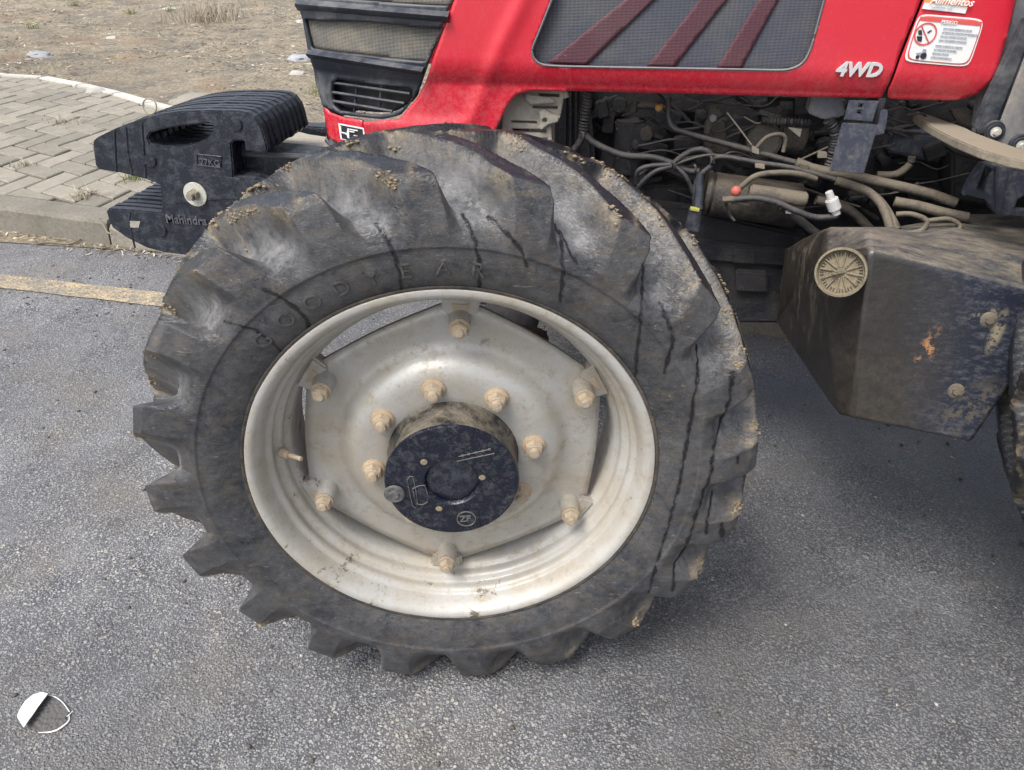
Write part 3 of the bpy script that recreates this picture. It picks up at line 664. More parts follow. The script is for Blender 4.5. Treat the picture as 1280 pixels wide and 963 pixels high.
def pol(r, deg, wv_): return Vector((r*math.cos(R(deg)), wv_, r*math.sin(R(deg))))
# six rim lugs: bracket welded to the rim, spacer sleeve and nut
for d in LA:
    c0 = pol(.245, d, .092); c1 = pol(.245, d, .034); rad = pol(1, d, 0)
    b = cyl(pol(.245, d, .088), pol(.245, d, .048), .0185, .0165, 28, .002); wobj("lug_sleeve", b, 'disc', 40)
    b = join(cyl(pol(.245, d, .049), pol(.245, d, .044), .0165, None, 24, .001), cyl(pol(.245, d, .045), pol(.245, d, .032), .0138, .013, 6, .0015, sides=6), cyl(pol(.245, d, .036), pol(.245, d, .027), .0068, None, 14, .001))
    wobj("lug_nut", b, 'nut', 40)
    tdir = pol(1, d+90, 0)
    pts = [pol(.252, d, .075)+tdir*.026, pol(.283, d, .075)+tdir*.032, pol(.283, d, .075)-tdir*.032, pol(.252, d, .075)-tdir*.026]
    wobj("rim_bracket", prism(pts, Vector((0, .03, 0)), .004), 'disc', 40)
    o = wobj("paint_rust", prism([pol(.258, d, .0735)+tdir*.010, pol(.272, d, .0735)+tdir*.014, pol(.272, d, .0735)-tdir*.012, pol(.258, d, .0735)-tdir*.008], Vector((0, .001, 0))), 'nut')
for d in (101, 57, 8.5, -34, -79, -124, -170.5, 145):
    t0_ = random.uniform(0, 60)
    def at_(w_): return pol(.1375, d, w_)
    b = join(cyl(at_(.049), at_(.0445), .0205, .0200, 36, .001), cyl(at_(.0445), at_(.0425), .0190, .0165, 36))
    fl_ = wobj("wheel_washer", b, 'rust', 40)
    b = join(cyl(at_(.043), at_(.030), .0158, .0154, 6, .0010, sides=6), cyl(at_(.031), at_(.0285), .0128, .0118, 24, .0006), cyl(at_(.030), at_(.0195), .0088, .0084, 20, .0012), cyl(at_(.0196), at_(.0188), .0045, None, 12))
    wobj("wheel_nut", b, 'nut', 30)
# hub: drum with a black cap
b = lathe([(.0, .06), (.112, .06), (.112, .050), (.1085, .045), (.1075, .010), (.108, -.002), (.109, -.006), (.109, -.016), (.107, -.019), (.104, -.0195)], 96); hub = wobj("hub_drum", b, 'hubside', 40)
b = lathe([(.1088, -.013), (.1095, -.0165), (.1075, -.0202), (.100, -.0208), (.060, -.0205), (.0545, -.0212), (.046, -.0212), (.0435, -.0180), (.0425, -.0130)], 96); cap = wobj("hub_cap", b, 'hubblack', 40)
wobj("hub_core", lathe([(.0428, -.0125), (.040, -.0150), (.030, -.0160), (.0, -.0162)], 64), 'hubcore', 40)
pc = onW(493, 617, -.021); b = join(cyl(pc, pc+Vector((0, -.004, 0)), .0175, .0165, 28, .001), cyl(pc+Vector((0, -.0035, 0)), pc+Vector((0, -.0062, 0)), .0095, .0088, 6, .001, sides=6)); wobj("oil_plug", b, 'mark', 40)
pc = onW(583, 648, -.021)
tri = [pc+Vector((x, .001, z)) for x, z in ((-.024, .017), (.020, .020), (.024, -.018), (-.014, -.018))]
wobj("emblem_boss", prism(tri, Vector((0, -.0022, 0)), .0008), 'hubblack')
b = bmesh.new(); 
rg = lathe([(.0145, 0), (.0162, 0), (.0162, -.0012), (.0145, -.0012)], 40, True)
bmesh.ops.translate(rg, vec=pc+Vector((0, -.0012, 0)), verts=rg.verts); wobj("emblem_ring", rg, 'mark')
text("emblem_letters", "ZF", .0175, pc+Vector((-.0115, -.0015, -.006)), (1, 0, .05), (-.05, 0, 1), 'mark', wheel, .0007, off=.0004, keep=False)
for (x0, y0, x1, y1) in ((571, 577, 618, 567), (573, 571, 612, 562)):
    a, c = onW(x0, y0, -.0215), onW(x1, y1, -.0215); wobj("cast_mark", cyl(a, c, .0008, None, 6), 'mark')
for x0, y0 in ((578, 570), (586, 568), (595, 566), (604, 564), (612, 562)):
    a = onW(x0, y0, -.0212); wobj("cast_mark", box(a, (.0045, .0010, .0050), .0004), 'mark')
for pts in ([(509, 600), (516, 596), (522, 630), (516, 633), (509, 600)], [(516, 611), (531, 607), (534, 628), (521, 630), (516, 611)]):
    wobj("cast_frame", tube([onW(x, y, -.0214) for x, y in pts], .0008, 6, 2), 'mark')
for x, y in ((603, 597), (549, 636), (530, 578)):
    a = onW(x, y, -.0205); wobj("cap_dimple", cyl(a, a+Vector((0, -.0012, 0)), .006, .0045, 14), 'mud')
a, c = onW(352, 566, .052), onW(377, 574, .030)
wobj("valve_stem", join(cyl(a, a.lerp(c, .4), .009, .0075, 16, .001), cyl(a.lerp(c, .35), c, .0045, .004, 12)), 'nut', 40)
for P in ([(368, 640), (378, 652), (392, 664), (399, 672)], [(412, 684), (428, 697), (447, 706)], [(598, 734), (615, 729), (632, 727)]):
    pts = [onW(x, y, .0) for x, y in P]
    rim_bvh = None
wobj("bead_gap_shade", lathe([(.3325, -.0045), (.3355, -.0060), (.3375, -.0055), (.3365, -.0020), (.333, -.0015)], 160, True), 'engine2', 60)  # dark ring added to stand for the shaded gap between rim and tyre
jp = onW(682, 424, .15)
wobj("ball_joint", join(cyl(jp+Vector((-.02, .0, 0)), jp+Vector((-.022, -.022, .0)), .026, .024, 24, .004), cyl(jp+Vector((-.022, -.02, 0)), jp+Vector((-.023, -.030, 0)), .016, .012, 20, .002), cyl(jp+Vector((-.10, .02, .02)), jp+Vector((.0, .01, -.005)), .014, None, 12)), 'engine2', 40)
# far side of the wheel: knuckle and axle seen dark through the openings
wobj("wheel_knuckle", join(cyl((0, .10, 0), (0, .34, 0), .13, .11, 32, .01), cyl((0, .24, -.17), (0, .24, .17), .055, None, 24, .01)), 'engine', 40)

# second front wheel, front axle, gearbox and belly: what blocks the view under the machine
ob("front_axle", join(cyl((.0, .30, .50), (.0, 1.55, .50), .065, .065, 24, .01), box((.0, .95, .53), (.24, .34, .26), .03)), 'engine', tractor, sm=40)
V2, q2, at2 = tyre_mesh("tyre", nth=360, sub=3); at2['run_mark'] = np.zeros(len(V2))
V2 = V2.copy(); V2[:, 1] = -V2[:, 1]
o = ob("far_front_tyre", np_mesh("far_front_tyre", V2, q2[:, ::-1], at2), 'tyre', tractor, keep=False); smooth(o.data); adopt(o, tractor)
o.matrix_parent_inverse = local(tractor).inverted(); o.location = (0, 1.86, AXZ); o.rotation_euler = (0, 0, WA)
o = ob("far_front_rim", lathe([(.33, 0), (.32, .0), (.30, .05), (.27, .09), (.10, .10), (0, .1)], 64), 'rim', tractor); o.location = (0, 1.80, AXZ); o.rotation_euler = (0, 0, R(180)+WA); smooth(o.data, 40)

# rear wheel: only the front of its muddy tyre reaches the frame
V2, q2, at2 = tyre_mesh("tyre", scale=1.42, nth=1080, sub=4, lugs=22, wscale=1.45, far_off=R(8.2)); at2['run_mark'] = np.zeros(len(V2))
rw = empty("rear_wheel", (1.64, .08, .727), tractor)
o = ob("tyre", np_mesh("rear_tyre", V2, q2, at2), 'tyre', rw, keep=False); smooth(o.data)
ob("rim", lathe([(.47, .0), (.45, -.002), (.43, .03), (.40, .10), (.25, .12), (.20, .06), (.12, .05), (.0, .05)], 96), 'rim', rw, keep=False, sm=40)

# ------------------------------------------------------------------ bonnet
def hood_np(X, Z):
    t = np.maximum(0, -.15-X); y = .60+1.15*t**2
    lower = np.clip((1.058-Z)/.05, 0, 1); y = y+.018*lower**2            # bottom edge rolls under
    # character line: runs along the nose then climbs
    bx, bz = X, Z
    P = CL; 
    if P is not None:
        d, _, _ = nearest_open(P, X, Z); y = y-.006*np.exp(-(d/.017)**2)
    return y
def nearest_open(P, X, Z):
    bx = np.full(X.shape, 1e9)
    for i in range(len(P)-1):
        (x1, z1), (x2, z2) = P[i], P[i+1]; dx, dz = x2-x1, z2-z1; t = np.clip(((X-x1)*dx+(Z-z1)*dz)/(dx*dx+dz*dz+1e-12), 0, 1)
        bx = np.minimum(bx, np.hypot(X-x1-t*dx, Z-z1-t*dz))
    return bx, None, None
CL = None
def onHood(px, py, off=0.0):
    Yv = .6
    for _ in range(14):
        P = onY(px, py, Yv); t = max(0, -.15-P.x); ny_ = .60+1.15*t*t+.018*min(1, max(0, (1.058-P.z)/.05))**2; Yv = .5*Yv+.5*ny_
    P = onY(px, py, Yv); P.y += off; return P
def H(pl): return [(onHood(x, y).x, onHood(x, y).z) for x, y in pl]
def round_poly(P, r=.3, it=2):
    for _ in range(it):
        Q = []
        for i in range(len(P)):
            a, b_ = P[i], P[(i+1) % len(P)]; L = math.hypot(b_[0]-a[0], b_[1]-a[1])
            k = min(.25, 6/L) if L else .25
            Q += [(a[0]+(b_[0]-a[0])*k, a[1]+(b_[1]-a[1])*k), (a[0]+(b_[0]-a[0])*(1-k), a[1]+(b_[1]-a[1])*(1-k))]
        P = Q
    return P
CLpx = [(452, 152), (500, 158), (545, 160), (575, 160), (590, 150), (606, 110), (625, 60), (650, 10), (680, -60)]
CL = H(CLpx)
hood_out = [(455, 152), (500, 148), (522, 122), (535, 95), (568, 0), (595, -75), (1180, -75), (1148, 8), (1125, 66), (1102, 123), (1000, 121), (760, 115), (665, 113), (645, 119), (634, 132), (622, 158), (612, 178), (560, 184), (457, 184)]
win = round_poly([(712, -75), (690, 0), (672, 45), (663, 66), (673, 81), (700, 83), (985, 88), (1004, 80), (1014, 60), (1030, 0), (1048, -75)], it=3)
win = [p for p in win]
sheet("bonnet_side", H(hood_out), [H(win)], hood_np, .006, 'red', tractor, .006)
sheet("rear_side_panel", H(round_poly([(1184, -75), (1152, 8), (1129, 66), (1106, 124), (1196, 126), (1222, 119), (1243, 97), (1258, 50), (1275, 0), (1292, -75)], it=2)), [], lambda X, Z: hood_np(X, Z)+.10*np.clip((X-.885+.20*(Z-1.02))/.12, 0, 1)**2*4, .006, 'red', tractor, .006)
# mesh window, its rubber seal and the red slashes on the mesh
CLs = CL; CL = None
mo = round_poly([(706, -75), (684, 0), (666, 45), (658, 68), (670, 86), (700, 88), (988, 93), (1010, 84), (1020, 62), (1036, 0), (1054, -75)], it=2)
sheet("side_mesh", H(mo), [], hood_np, .008, 'mesh', tractor, .003, off=.016)
for st in ([(812, -25), (845, -25), (732, 83), (683, 80)], [(895, -25), (930, -25), (842, 86), (808, 85)], [(968, -30), (991, -30), (927, 87), (896, 87)]):
    sheet("red_slash", H(st), [], hood_np, .006, 'meshred', tractor, .0008, off=.0125)
seal = [onHood(x, y, -.001) for x, y in win[2:-2]]
ob("mesh_seal", tube(seal, .0022, 6, 1), 'plasticgrey', tractor)
CL = CLs
# nose: lower red lip, grey chin, grille frame with two mesh fields and a louvred vent
CL = None
sheet("nose_lip", H([(403, 130), (412, 141), (430, 147), (453, 150.5), (453, 185), (425, 181), (410, 172)]), [], hood_np, .005, 'red', tractor, .006)
sheet("chin_spoiler", H([(407, 168), (425, 181), (455, 187), (480, 190), (478, 196), (440, 196), (412, 188), (403, 178)]), [], lambda X, Z: hood_np(X, Z)+.012, .005, 'plasticgrey', tractor, .02)
frame_out = [(360, -75), (370, 0), (378, 22), (386, 66), (395, 105), (404, 133), (425, 143), (480, 149), (500, 144), (518, 122), (531, 95), (564, 0), (591, -75)]
m1 = [(368, -75), (376, -6), (470, 2), (560, 8), (588, -75)]; m2 = [(380, 24), (389, 61), (460, 70), (531, 78), (551, 36), (460, 27)]
vent = round_poly([(416, 98), (518, 110), (514, 127), (492, 142), (470, 144), (418, 138), (413, 118)], it=1)
sheet("grille_frame", H(frame_out), [H(m1), H(m2), H(vent)], hood_np, .005, 'plastic', tractor, .008, off=-.002)
grow = lambda P, k: [(sum(p[0] for p in P)/len(P)+(x-sum(p[0] for p in P)/len(P))*k, sum(p[1] for p in P)/len(P)+(y-sum(p[1] for p in P)/len(P))*k) for x, y in P]
sheet("grille_mesh", H(grow(m1, 1.03)), [], hood_np, .008, 'meshfront', tractor, .003, off=.010)
sheet("grille_mesh", H(grow(m2, 1.04)), [], hood_np, .008, 'meshfront', tractor, .003, off=.010)
sheet("vent_back", H(grow(vent, 1.05)), [], hood_np, .008, 'engine', tractor, .003, off=.030)
for (a, c, h_) in (((372, 4), (562, 20), 9), ((386, 66), (530, 88), 7)):      # the proud horizontal bands
    b = bmesh.new(); rows = []
    for i in range(25):
        t = i/24; x = a[0]+(c[0]-a[0])*t; y = a[1]+(c[1]-a[1])*t
        p0 = onHood(x, y-h_*.7, .0); p1 = onHood(x, y, -.016); p2 = onHood(x, y+h_*.35, -.014); p3 = onHood(x, y+h_*1.1, .002)
        rows.append([b.verts.new(p) for p in (p0, p1, p2, p3)])
    for A, Bq in zip(rows, rows[1:]):
        for m in range(3): b.faces.new((A[m], Bq[m], Bq[m+1], A[m+1]))
    bmesh.ops.recalc_face_normals(b, faces=b.faces); ob("grille_band", b, 'plastic', tractor, sm=35)
for y0, y1, xa, xb in ((104, 118, 415, 512), (116, 130, 415, 505), (127, 140, 416, 490)):
    ob("vent_slat", tube([onHood(xa+(xb-xa)*t, y0+(y1-y0)*t, .004) for t in (0, .33, .66, 1)], .0032, 6, 3), 'plastic', tractor)
for xa in (443, 474): ob("vent_rib", tube([onHood(xa+2, 101, .010), onHood(xa, 120, .010), onHood(xa-2, 141, .010)], .003, 6, 3), 'plastic', tractor)
# closed far half of the bonnet and its top, so that it is a body and not a skin
b = bmesh.new()
prf = [(.60, 1.045), (.60, 1.30), (.64, 1.42), (.75, 1.47), (1.05, 1.47), (1.16, 1.42), (1.20, 1.30), (1.20, 1.045)]
for side, mt, nm in ((0, 'red', 'bonnet_top'),):
    rows = []
    for x in (-.44, -.2, .1, .45, .88):
        rows.append([b.verts.new((x, y+(.075 if x < -.4 else 0)*(1 if y < .9 else -1), z)) for y, z in prf[2:-1]])
    for A, Bq in zip(rows, rows[1:]):
        for m in range(len(A)-1): b.faces.new((A[m], Bq[m], Bq[m+1], A[m+1]))
bmesh.ops.recalc_face_normals(b, faces=b.faces); ob("bonnet_top", b, 'red', tractor, sm=60)
ob("bonnet_far_side", prism([Vector((x, 1.20, z)) for x, z in ((-.42, .95), (-.02, .95), (.0, 1.02), (.88, 1.02), (.90, 1.42), (-.50, 1.42))], Vector((0, .01, 0)), .003), 'red', tractor)
fa, fb = onHood(372, 0), onHood(404, 135); ft = onHood(358, -100)
b = bmesh.new(); L_ = []
for P in (onHood(408, 175), fb, fa, ft, Vector((ft.x-.02, ft.y+.02, 1.45))):
    L_.append([b.verts.new(Vector((P.x-.05*math.sin(math.pi*t), P.y+.004+(1.8-2*P.y)*t, P.z))) for t in np.linspace(0, 1, 13)])
for A, Bq in zip(L_, L_[1:]):
    for m in range(12): b.faces.new((A[m], Bq[m], Bq[m+1], A[m+1]))
bmesh.ops.recalc_face_normals(b, faces=b.faces); ob("nose_front", b, 'plastic', tractor, sm=50)

# cab, floor and mudguard: out of the frame to the right, they shade the road under the machine
ob("cab_floor", box((1.75, .98, 1.02), (1.45, 1.30, .10), .02), 'plastic', tractor)
ob("cab_rear", box((2.0, .98, 1.75), (.9, 1.2, 1.3), .06), 'plastic', tractor)
ob("cab_roof", box((1.85, .98, 2.5), (1.5, 1.5, .14), .05), 'red', tractor)
b = bmesh.new(); rows = []
for k in range(15):
    a = R(25+k*9); c_ = Vector((1.64+.86*math.cos(a), .06, .727+.86*math.sin(a))); rows.append([b.verts.new(c_), b.verts.new(c_+Vector((0, .5, 0)))])
for A, Bq in zip(rows, rows[1:]): b.faces.new((A[0], A[1], Bq[1], Bq[0]))
o = ob("mudguard", b, 'plastic', tractor, sm=60); md = o.modifiers.new("s", 'SOLIDIFY'); md.thickness = .02
ob("seam_backing", plate([(1140, -60), (1196, -60), (1122, 128), (1084, 126)], .628, .006), 'engine', tractor)
# decals and badge
def quad(px, off, th=.0006): return prism([onHood(x, y, off) for x, y in px], Vector((0, -th, 0)))
def decal(name, parts, label=None):
    e = ob(name, quad(parts[0][0], -.0012), parts[0][1], tractor)
    if label: e['label'] = label
    for i, (px, m_) in enumerate(parts[1:]): ob("printed_field", quad(px, -.0020-.0007*i, .0004), m_, e)
    return e
sk = decal("maker_sticker", [([(423, 154), (455, 160), (457, 180), (426, 174)], 'white'), ([(425, 156), (453.5, 161.5), (455, 178.5), (428, 173)], 'black'), ([(425.5, 164), (434, 166), (435, 160), (436.5, 160), (437.5, 175), (435.5, 174), (434, 168.5), (430, 166.5), (425.5, 166)], 'white'), ([(426, 157), (427, 157.2), (427.5, 164.5), (426.3, 164.2)], 'white'), ([(437.5, 160.5), (448, 162.3), (448, 163.6), (437.5, 162)], 'white'), ([(437.5, 163), (444, 164), (444, 165.4), (437.5, 164.4)], 'white'), ([(443, 168), (448, 169), (448, 170), (443, 169)], 'white'), ([(443, 171.5), (448, 172.4), (448, 174), (443, 173)], 'white')], "small black and white sticker on the nose")
wl = decal("warning_label", [(round_poly([(1148, 17), (1231, 24), (1211, 84), (1128, 77)], it=3), 'white'), (round_poly([(1149, 19), (1229, 26), (1210, 82), (1131, 75)], it=3), 'salmon'), (round_poly([(1150, 20.5), (1227.5, 27.3), (1208.5, 80.5), (1133, 74)], it=3), 'white'), ([(1150, 20.5), (1227.5, 27.3), (1224.5, 32.5), (1148, 25.5)], 'salmon')], "white warning label with a red prohibition circle and black tractor")
ux = (onHood(1210, 26)-onHood(1150, 21)).normalized(); vx = (onHood(1150, 21)-onHood(1133, 74)).normalized()
def htext(name, body, size, x, y, mat, par, **k):
    P = onHood(x, y, -.0048); return text(name, body, size, P, ux, vx, mat, par, .0003, **k)
htext("label_heading", "PERIGO", .0078, 1175, 29.0, 'white', wl, off=.0002)
lines = ["PARA EVITAR FERIMENTOS GRAVES", "OU MORTE PELA MAQUINA EM MOVIMENTO", "NAO DE A PARTIDA NO MOTOR", "COM A TRANSMISSAO ENGATADA", "PARTIDA SOMENTE NO ASSENTO", "DO OPERADOR EM NEUTRO", "DESLIGUE O MOTOR", "ANTES DA MANUTENCAO"]
for i, s in enumerate(lines): htext("label_text", s, .0030, 1178-i*2.0-(2 if i > 3 else 0), 36+i*4.8+(2 if i > 3 else 0), 'ink', wl, off=.00012)
cc = onHood(1156, 42.5, -.0042)
def ring2(c, r0, r1, m, par, name):
    b = bmesh.new(); A = [b.verts.new(c+(ux*math.cos(a)*r1+vx*math.sin(a)*r1)) for a in np.linspace(0, 6.283, 40, endpoint=False)]; Bq = [b.verts.new(c+(ux*math.cos(a)*r0+vx*math.sin(a)*r0)) for a in np.linspace(0, 6.283, 40, endpoint=False)]
    for k in range(40): b.faces.new((A[k], A[(k+1) % 40], Bq[(k+1) % 40], Bq[k]))
    return ob(name, b, m, par)
ring2(cc, .0160, .0186, 'salmon', wl, "prohibition_ring")
a, c = onHood(1151, 32, -.0045), onHood(1160, 53, -.0045); ob("prohibition_bar", cyl(a, c, .0010, None, 6), 'salmon', wl)
for px in ([(1145, 45), (1152, 45.5), (1151, 52), (1146, 51)], [(1147, 38), (1151, 37), (1152, 44), (1147, 43)], [(1158, 40), (1163, 37), (1164, 38.2), (1159, 41.5)]): ob("pictogram", quad(px, -.0042, .0003), 'black', wl)
for x, y, r_ in ((1146, 71, .0030), (1153.5, 69.5, .0052)):
    p = onHood(x, y, -.0042); ob("pictogram", cyl(p, p+Vector((0, -.0006, 0)), r_, None, 16), 'black', wl)
ob("pictogram", quad([(1144, 66), (1152, 65), (1153, 61), (1157, 61.5), (1157, 66), (1152, 70), (1146, 69)], -.0042, .0003), 'ink', wl)
ol = decal("dealer_label", [([(1160, -14), (1213, -9), (1206, 17), (1152, 11)], 'orange'), ([(1155.5, 3.5), (1209, 9), (1206, 17), (1152, 11)], 'white')], "orange and white sticker reading Alimentos")
P = onHood(1161, 3.5, -.0048); text("label_word", "Alimentos", .0170, P, ux, vx, 'white', ol, .0003, shear=.3, off=.0003)
for s, x, y in (("COOPERATIVA", 1163, 9.5), ("AGRO", 1182, 11)): htext("label_text", s, .0034, x, y, 'ink', ol)
P = onHood(1043, 94, -.004); U_ = onHood(1104, 95.5)-onHood(1043, 94); V_ = onHood(1046, 70)-onHood(1046, 96)
bd = text("badge", "4WD", .034, P, U_, V_, 'chrome', tractor, .0022, shear=.38, off=.0012); bd['label'] = "silver 4WD badge"

# ------------------------------------------------------------------ front suitcase weights
WYp = .60; wt_n = 9; wt_p = .0262; wt_t = .0222
zz = lambda P: [(100+x*.25, 90+y*.25) for x, y in P]
outl = zz([(62, 368), (66, 345), (85, 328), (180, 282), (300, 240), (400, 212), (500, 197), (640, 192), (780, 195), (835, 203), (870, 222), (900, 262), (918, 310), (938, 385), (930, 402), (905, 405), (835, 396), (824, 388), (822, 352), (810, 345), (770, 346), (756, 360), (762, 440), (768, 522), (830, 530), (960, 555), (1000, 600), (900, 900), (700, 920), (600, 922), (530, 918), (420, 905), (330, 880), (230, 830), (160, 780), (140, 735), (130, 700), (142, 684), (230, 688), (400, 704), (410, 690), (404, 620), (398, 565), (330, 538), (200, 505), (90, 488), (76, 468)])
hole = zz([(338, 330), (350, 306), (420, 285), (520, 268), (640, 257), (662, 262), (664, 290), (640, 330), (560, 370), (480, 381), (390, 376), (350, 358)])
def P2(pl): return [(onY(x, y, WYp).x, onY(x, y, WYp).z) for x, y in pl]
def holed_plate(outer, holes, y0, th, bev):
    b = bmesh.new()
    for lp in [outer]+holes:
        vs = [b.verts.new((x, y0, z)) for x, z in lp]
        for i in range(len(vs)): b.edges.new((vs[i], vs[(i+1) % len(vs)]))
    bmesh.ops.triangle_fill(b, use_beauty=True, use_dissolve=False, edges=list(b.edges))
    fs = list(b.faces)
    for f in fs:
        if f.normal.y > 0: f.normal_flip()
    bd = [e for e in b.edges if len(e.link_faces) == 1]
    g = bmesh.ops.extrude_face_region(b, geom=list(b.faces)); nv = [e for e in g['geom'] if isinstance(e, bmesh.types.BMVert)]
    bmesh.ops.translate(b, vec=(0, th, 0), verts=nv); bmesh.ops.recalc_face_normals(b, faces=b.faces)
    if bev:
        sh = [e for e in b.edges if len(e.link_faces) == 2 and e.calc_face_angle(0) > 1.2 and abs((e.verts[0].co-e.verts[1].co).y) < 1e-5]
        bmesh.ops.bevel(b, geom=sh, offset=bev, segments=2, affect='EDGES', clamp_overlap=True)
    return b
b = holed_plate(P2(outl), [P2(hole)], 0, wt_t, .0048); wme = bpy.data.meshes.new("suitcase_weight"); b.normal_update(); b.to_mesh(wme); b.free(); wme.materials.append(M['weight'])
wrack = []
for i in range(wt_n):
    o = bpy.data.objects.new("suitcase_weight", wme); col.objects.link(o); adopt(o, tractor); o.location = Vector((random.uniform(-.0015, .0015) if i else 0, WYp+i*wt_p, random.uniform(-.001, .001) if i else 0)); o.rotation_euler = (0, 0, 0)
    wrack.append(o)
w0 = wrack[0]
def boss(x, y, r, h_, mat='weight', nm="cast_boss", sides=28):
    p = onY(x, y, WYp); return ob(nm, cyl(p+Vector((0, .002, 0)), p+Vector((0, -h_, 0)), r, r*.93, sides, .0012), mat, w0, sm=40)
for x, y in ((295, 155.5), (188, 201), (201, 287.5), (276, 292)): boss(x, y, .0155, .004)
ob("washer", cyl(onY(243.5, 243.5, WYp-.006)+Vector((0, .004, 0)), onY(243.5, 243.5, WYp-.006), .0275, None, 40, .0008), 'zinc', w0, sm=40)
p = onY(243, 243, WYp-.0075); ob("bolt", join(cyl(p, p+Vector((0, -.012, 0)), .0135, .013, 6, .001, sides=6), cyl(p+Vector((0, -.01, 0)), p+Vector((0, -.024, 0)), .0085, .008, 18, .001)), 'steel', w0, sm=40)
fr_ = zz([(585, 412), (708, 424), (704, 480), (588, 466)])
ob("cast_frame", tube([onY(x, y, WYp-.001) for x, y in fr_+fr_[:1]], .0014, 6, 1), 'weight', w0)
A_ = onY(*zz([(603, 462)])[0], WYp); B_ = onY(*zz([(700, 474)])[0], WYp)
text("raised_text", "27KG", .0200, A_+Vector((0, -.001, 0)), B_-A_, (0, 0, 1), 'weightlight', w0, .0016)
A_ = onY(209, 278, WYp); B_ = onY(275, 282, WYp)
text("raised_text", "Mahindra", .027, A_+Vector((0, -.001, 0)), B_-A_, (0, 0, 1), 'weightlight', w0, .0030, off=.0004)
rp = zz([(470, 478), (640, 490), (668, 500), (708, 524), (768, 530), (960, 556), (960, 640), (700, 640), (470, 660)])
ob("raised_pad", prism([onY(x, y, WYp-.003) for x, y in rp], Vector((0, .006, 0)), .0015), 'weight', w0)
for pl in ([(172, 290), (178, 400), (182, 500)], [(230, 275), (240, 400), (262, 520)], [(250, 700), (248, 760), (275, 880)], [(310, 250), (322, 420), (330, 530)]):
    ob("cast_rib", tube([onY(*zz([p])[0], WYp) for p in pl], .0022, 6, 4), 'weight', w0)
ob("worn_spot", prism([onY(x, y, WYp) for x, y in zz([(245, 745), (302, 748), (294, 778), (254, 778)])], Vector((0, -.0012, 0))), 'cast', w0)
# lock pin ring standing on the stack
rg = onY(187, 133, .655); b = bmesh.new()
cr = [rg+Vector((.0165*math.cos(a), .004*math.sin(a), .0155*math.sin(a))) for a in np.linspace(0, 6.283, 17)]
ob("pin_ring", tube(cr, .0017, 8, 3), 'steel', tractor); ob("lock_pin", cyl(onY(192, 144, .66), onY(194, 156, .66), .011, .012, 16, .002), 'steel', tractor, sm=40)
# carrier and frame behind the wheel's top
ob("weight_carrier", plate([(292, 192), (300, 184), (318, 190), (470, 205), (470, 250), (292, 226)], .66, .10, .006), 'weight', tractor)
ob("carrier_lip", plate([(292, 190), (298, 180), (306, 180), (308, 190), (345, 192), (470, 199), (470, 203), (292, 196)], .652, .012, .003), 'weightlight', tractor)
ob("carrier_bolt", cyl(onY(324, 237, .655), onY(324, 237, .64), .0085, .008, 14, .001), 'zinc', tractor, sm=40)
b = bmesh.new(); vs = [b.verts.new(onY(*p)) for p in ((326, 190, .80), (345, 172, .92), (366, 163, .99), (385, 168, .99), (412, 172, .98), (414, 184, .84), (400, 186, .80), (380, 182, .80), (350, 188, .79))]; b.faces.new(vs)
g = bmesh.ops.extrude_face_region(b, geom=list(b.faces)); bmesh.ops.translate(b, vec=(0, 0, -.008), verts=[e for e in g['geom'] if isinstance(e, bmesh.types.BMVert)]); bmesh.ops.recalc_face_normals(b, faces=b.faces)
ob("cover_plate", b, 'cast', tractor)
ob("frame_member", plate([(366, 157), (412, 160), (430, 190), (366, 168)], 1.02, .05, .004), 'weight', tractor)
ob("front_frame", plate([(330, 196), (470, 190), (560, 200), (560, 330), (330, 300)], .80, .10, .01), 'engine', tractor)

# ------------------------------------------------------------------ engine bay, all behind and below the bonnet
def px_plate(name, px, Y, th, mat, bev=.002, holes=None):
    if holes: b = holed_plate([(onY(x, y, Y).x, onY(x, y, Y).z) for x, y in px], [[(onY(x, y, Y).x, onY(x, y, Y).z) for x, y in h] for h in holes], Y, th, bev)
    else: b = plate(px, Y, th, bev)
    return ob(name, b, mat, tractor)
px_plate("engine_block", [(700, 60), (1330, 60), (1330, 330), (960, 345), (700, 300)], .86, .22, 'engine', .01)
px_plate("engine_casing", [(760, 235), (880, 232), (905, 260), (980, 300), (1010, 330), (1000, 345), (780, 330)], .80, .12, 'engine', .008)
px_plate("fan_shroud", [(695, 100), (735, 100), (748, 250), (690, 250)], .78, .2, 'engine', .01)
px_plate("inner_fender", [(560, 130), (640, 130), (640, 230), (560, 230)], .80, .3, 'engine', .01)
px_plate("side_frame", [(600, 232), (860, 262), (1010, 296), (1000, 345), (985, 404), (900, 404), (600, 380)], .74, .05, 'engine', .006)
px_plate("frame_rail", [(860, 300), (990, 312), (985, 334), (860, 325)], .725, .02, 'engine', .004)
px_plate("belly_plate", [(925, 372), (1060, 376), (1060, 405), (925, 404)], .78, .55, 'engine', .004)
px_plate("gearbox", [(1000, 130), (1400, 130), (1400, 350), (1010, 350)], .90, .4, 'engine2', .02)
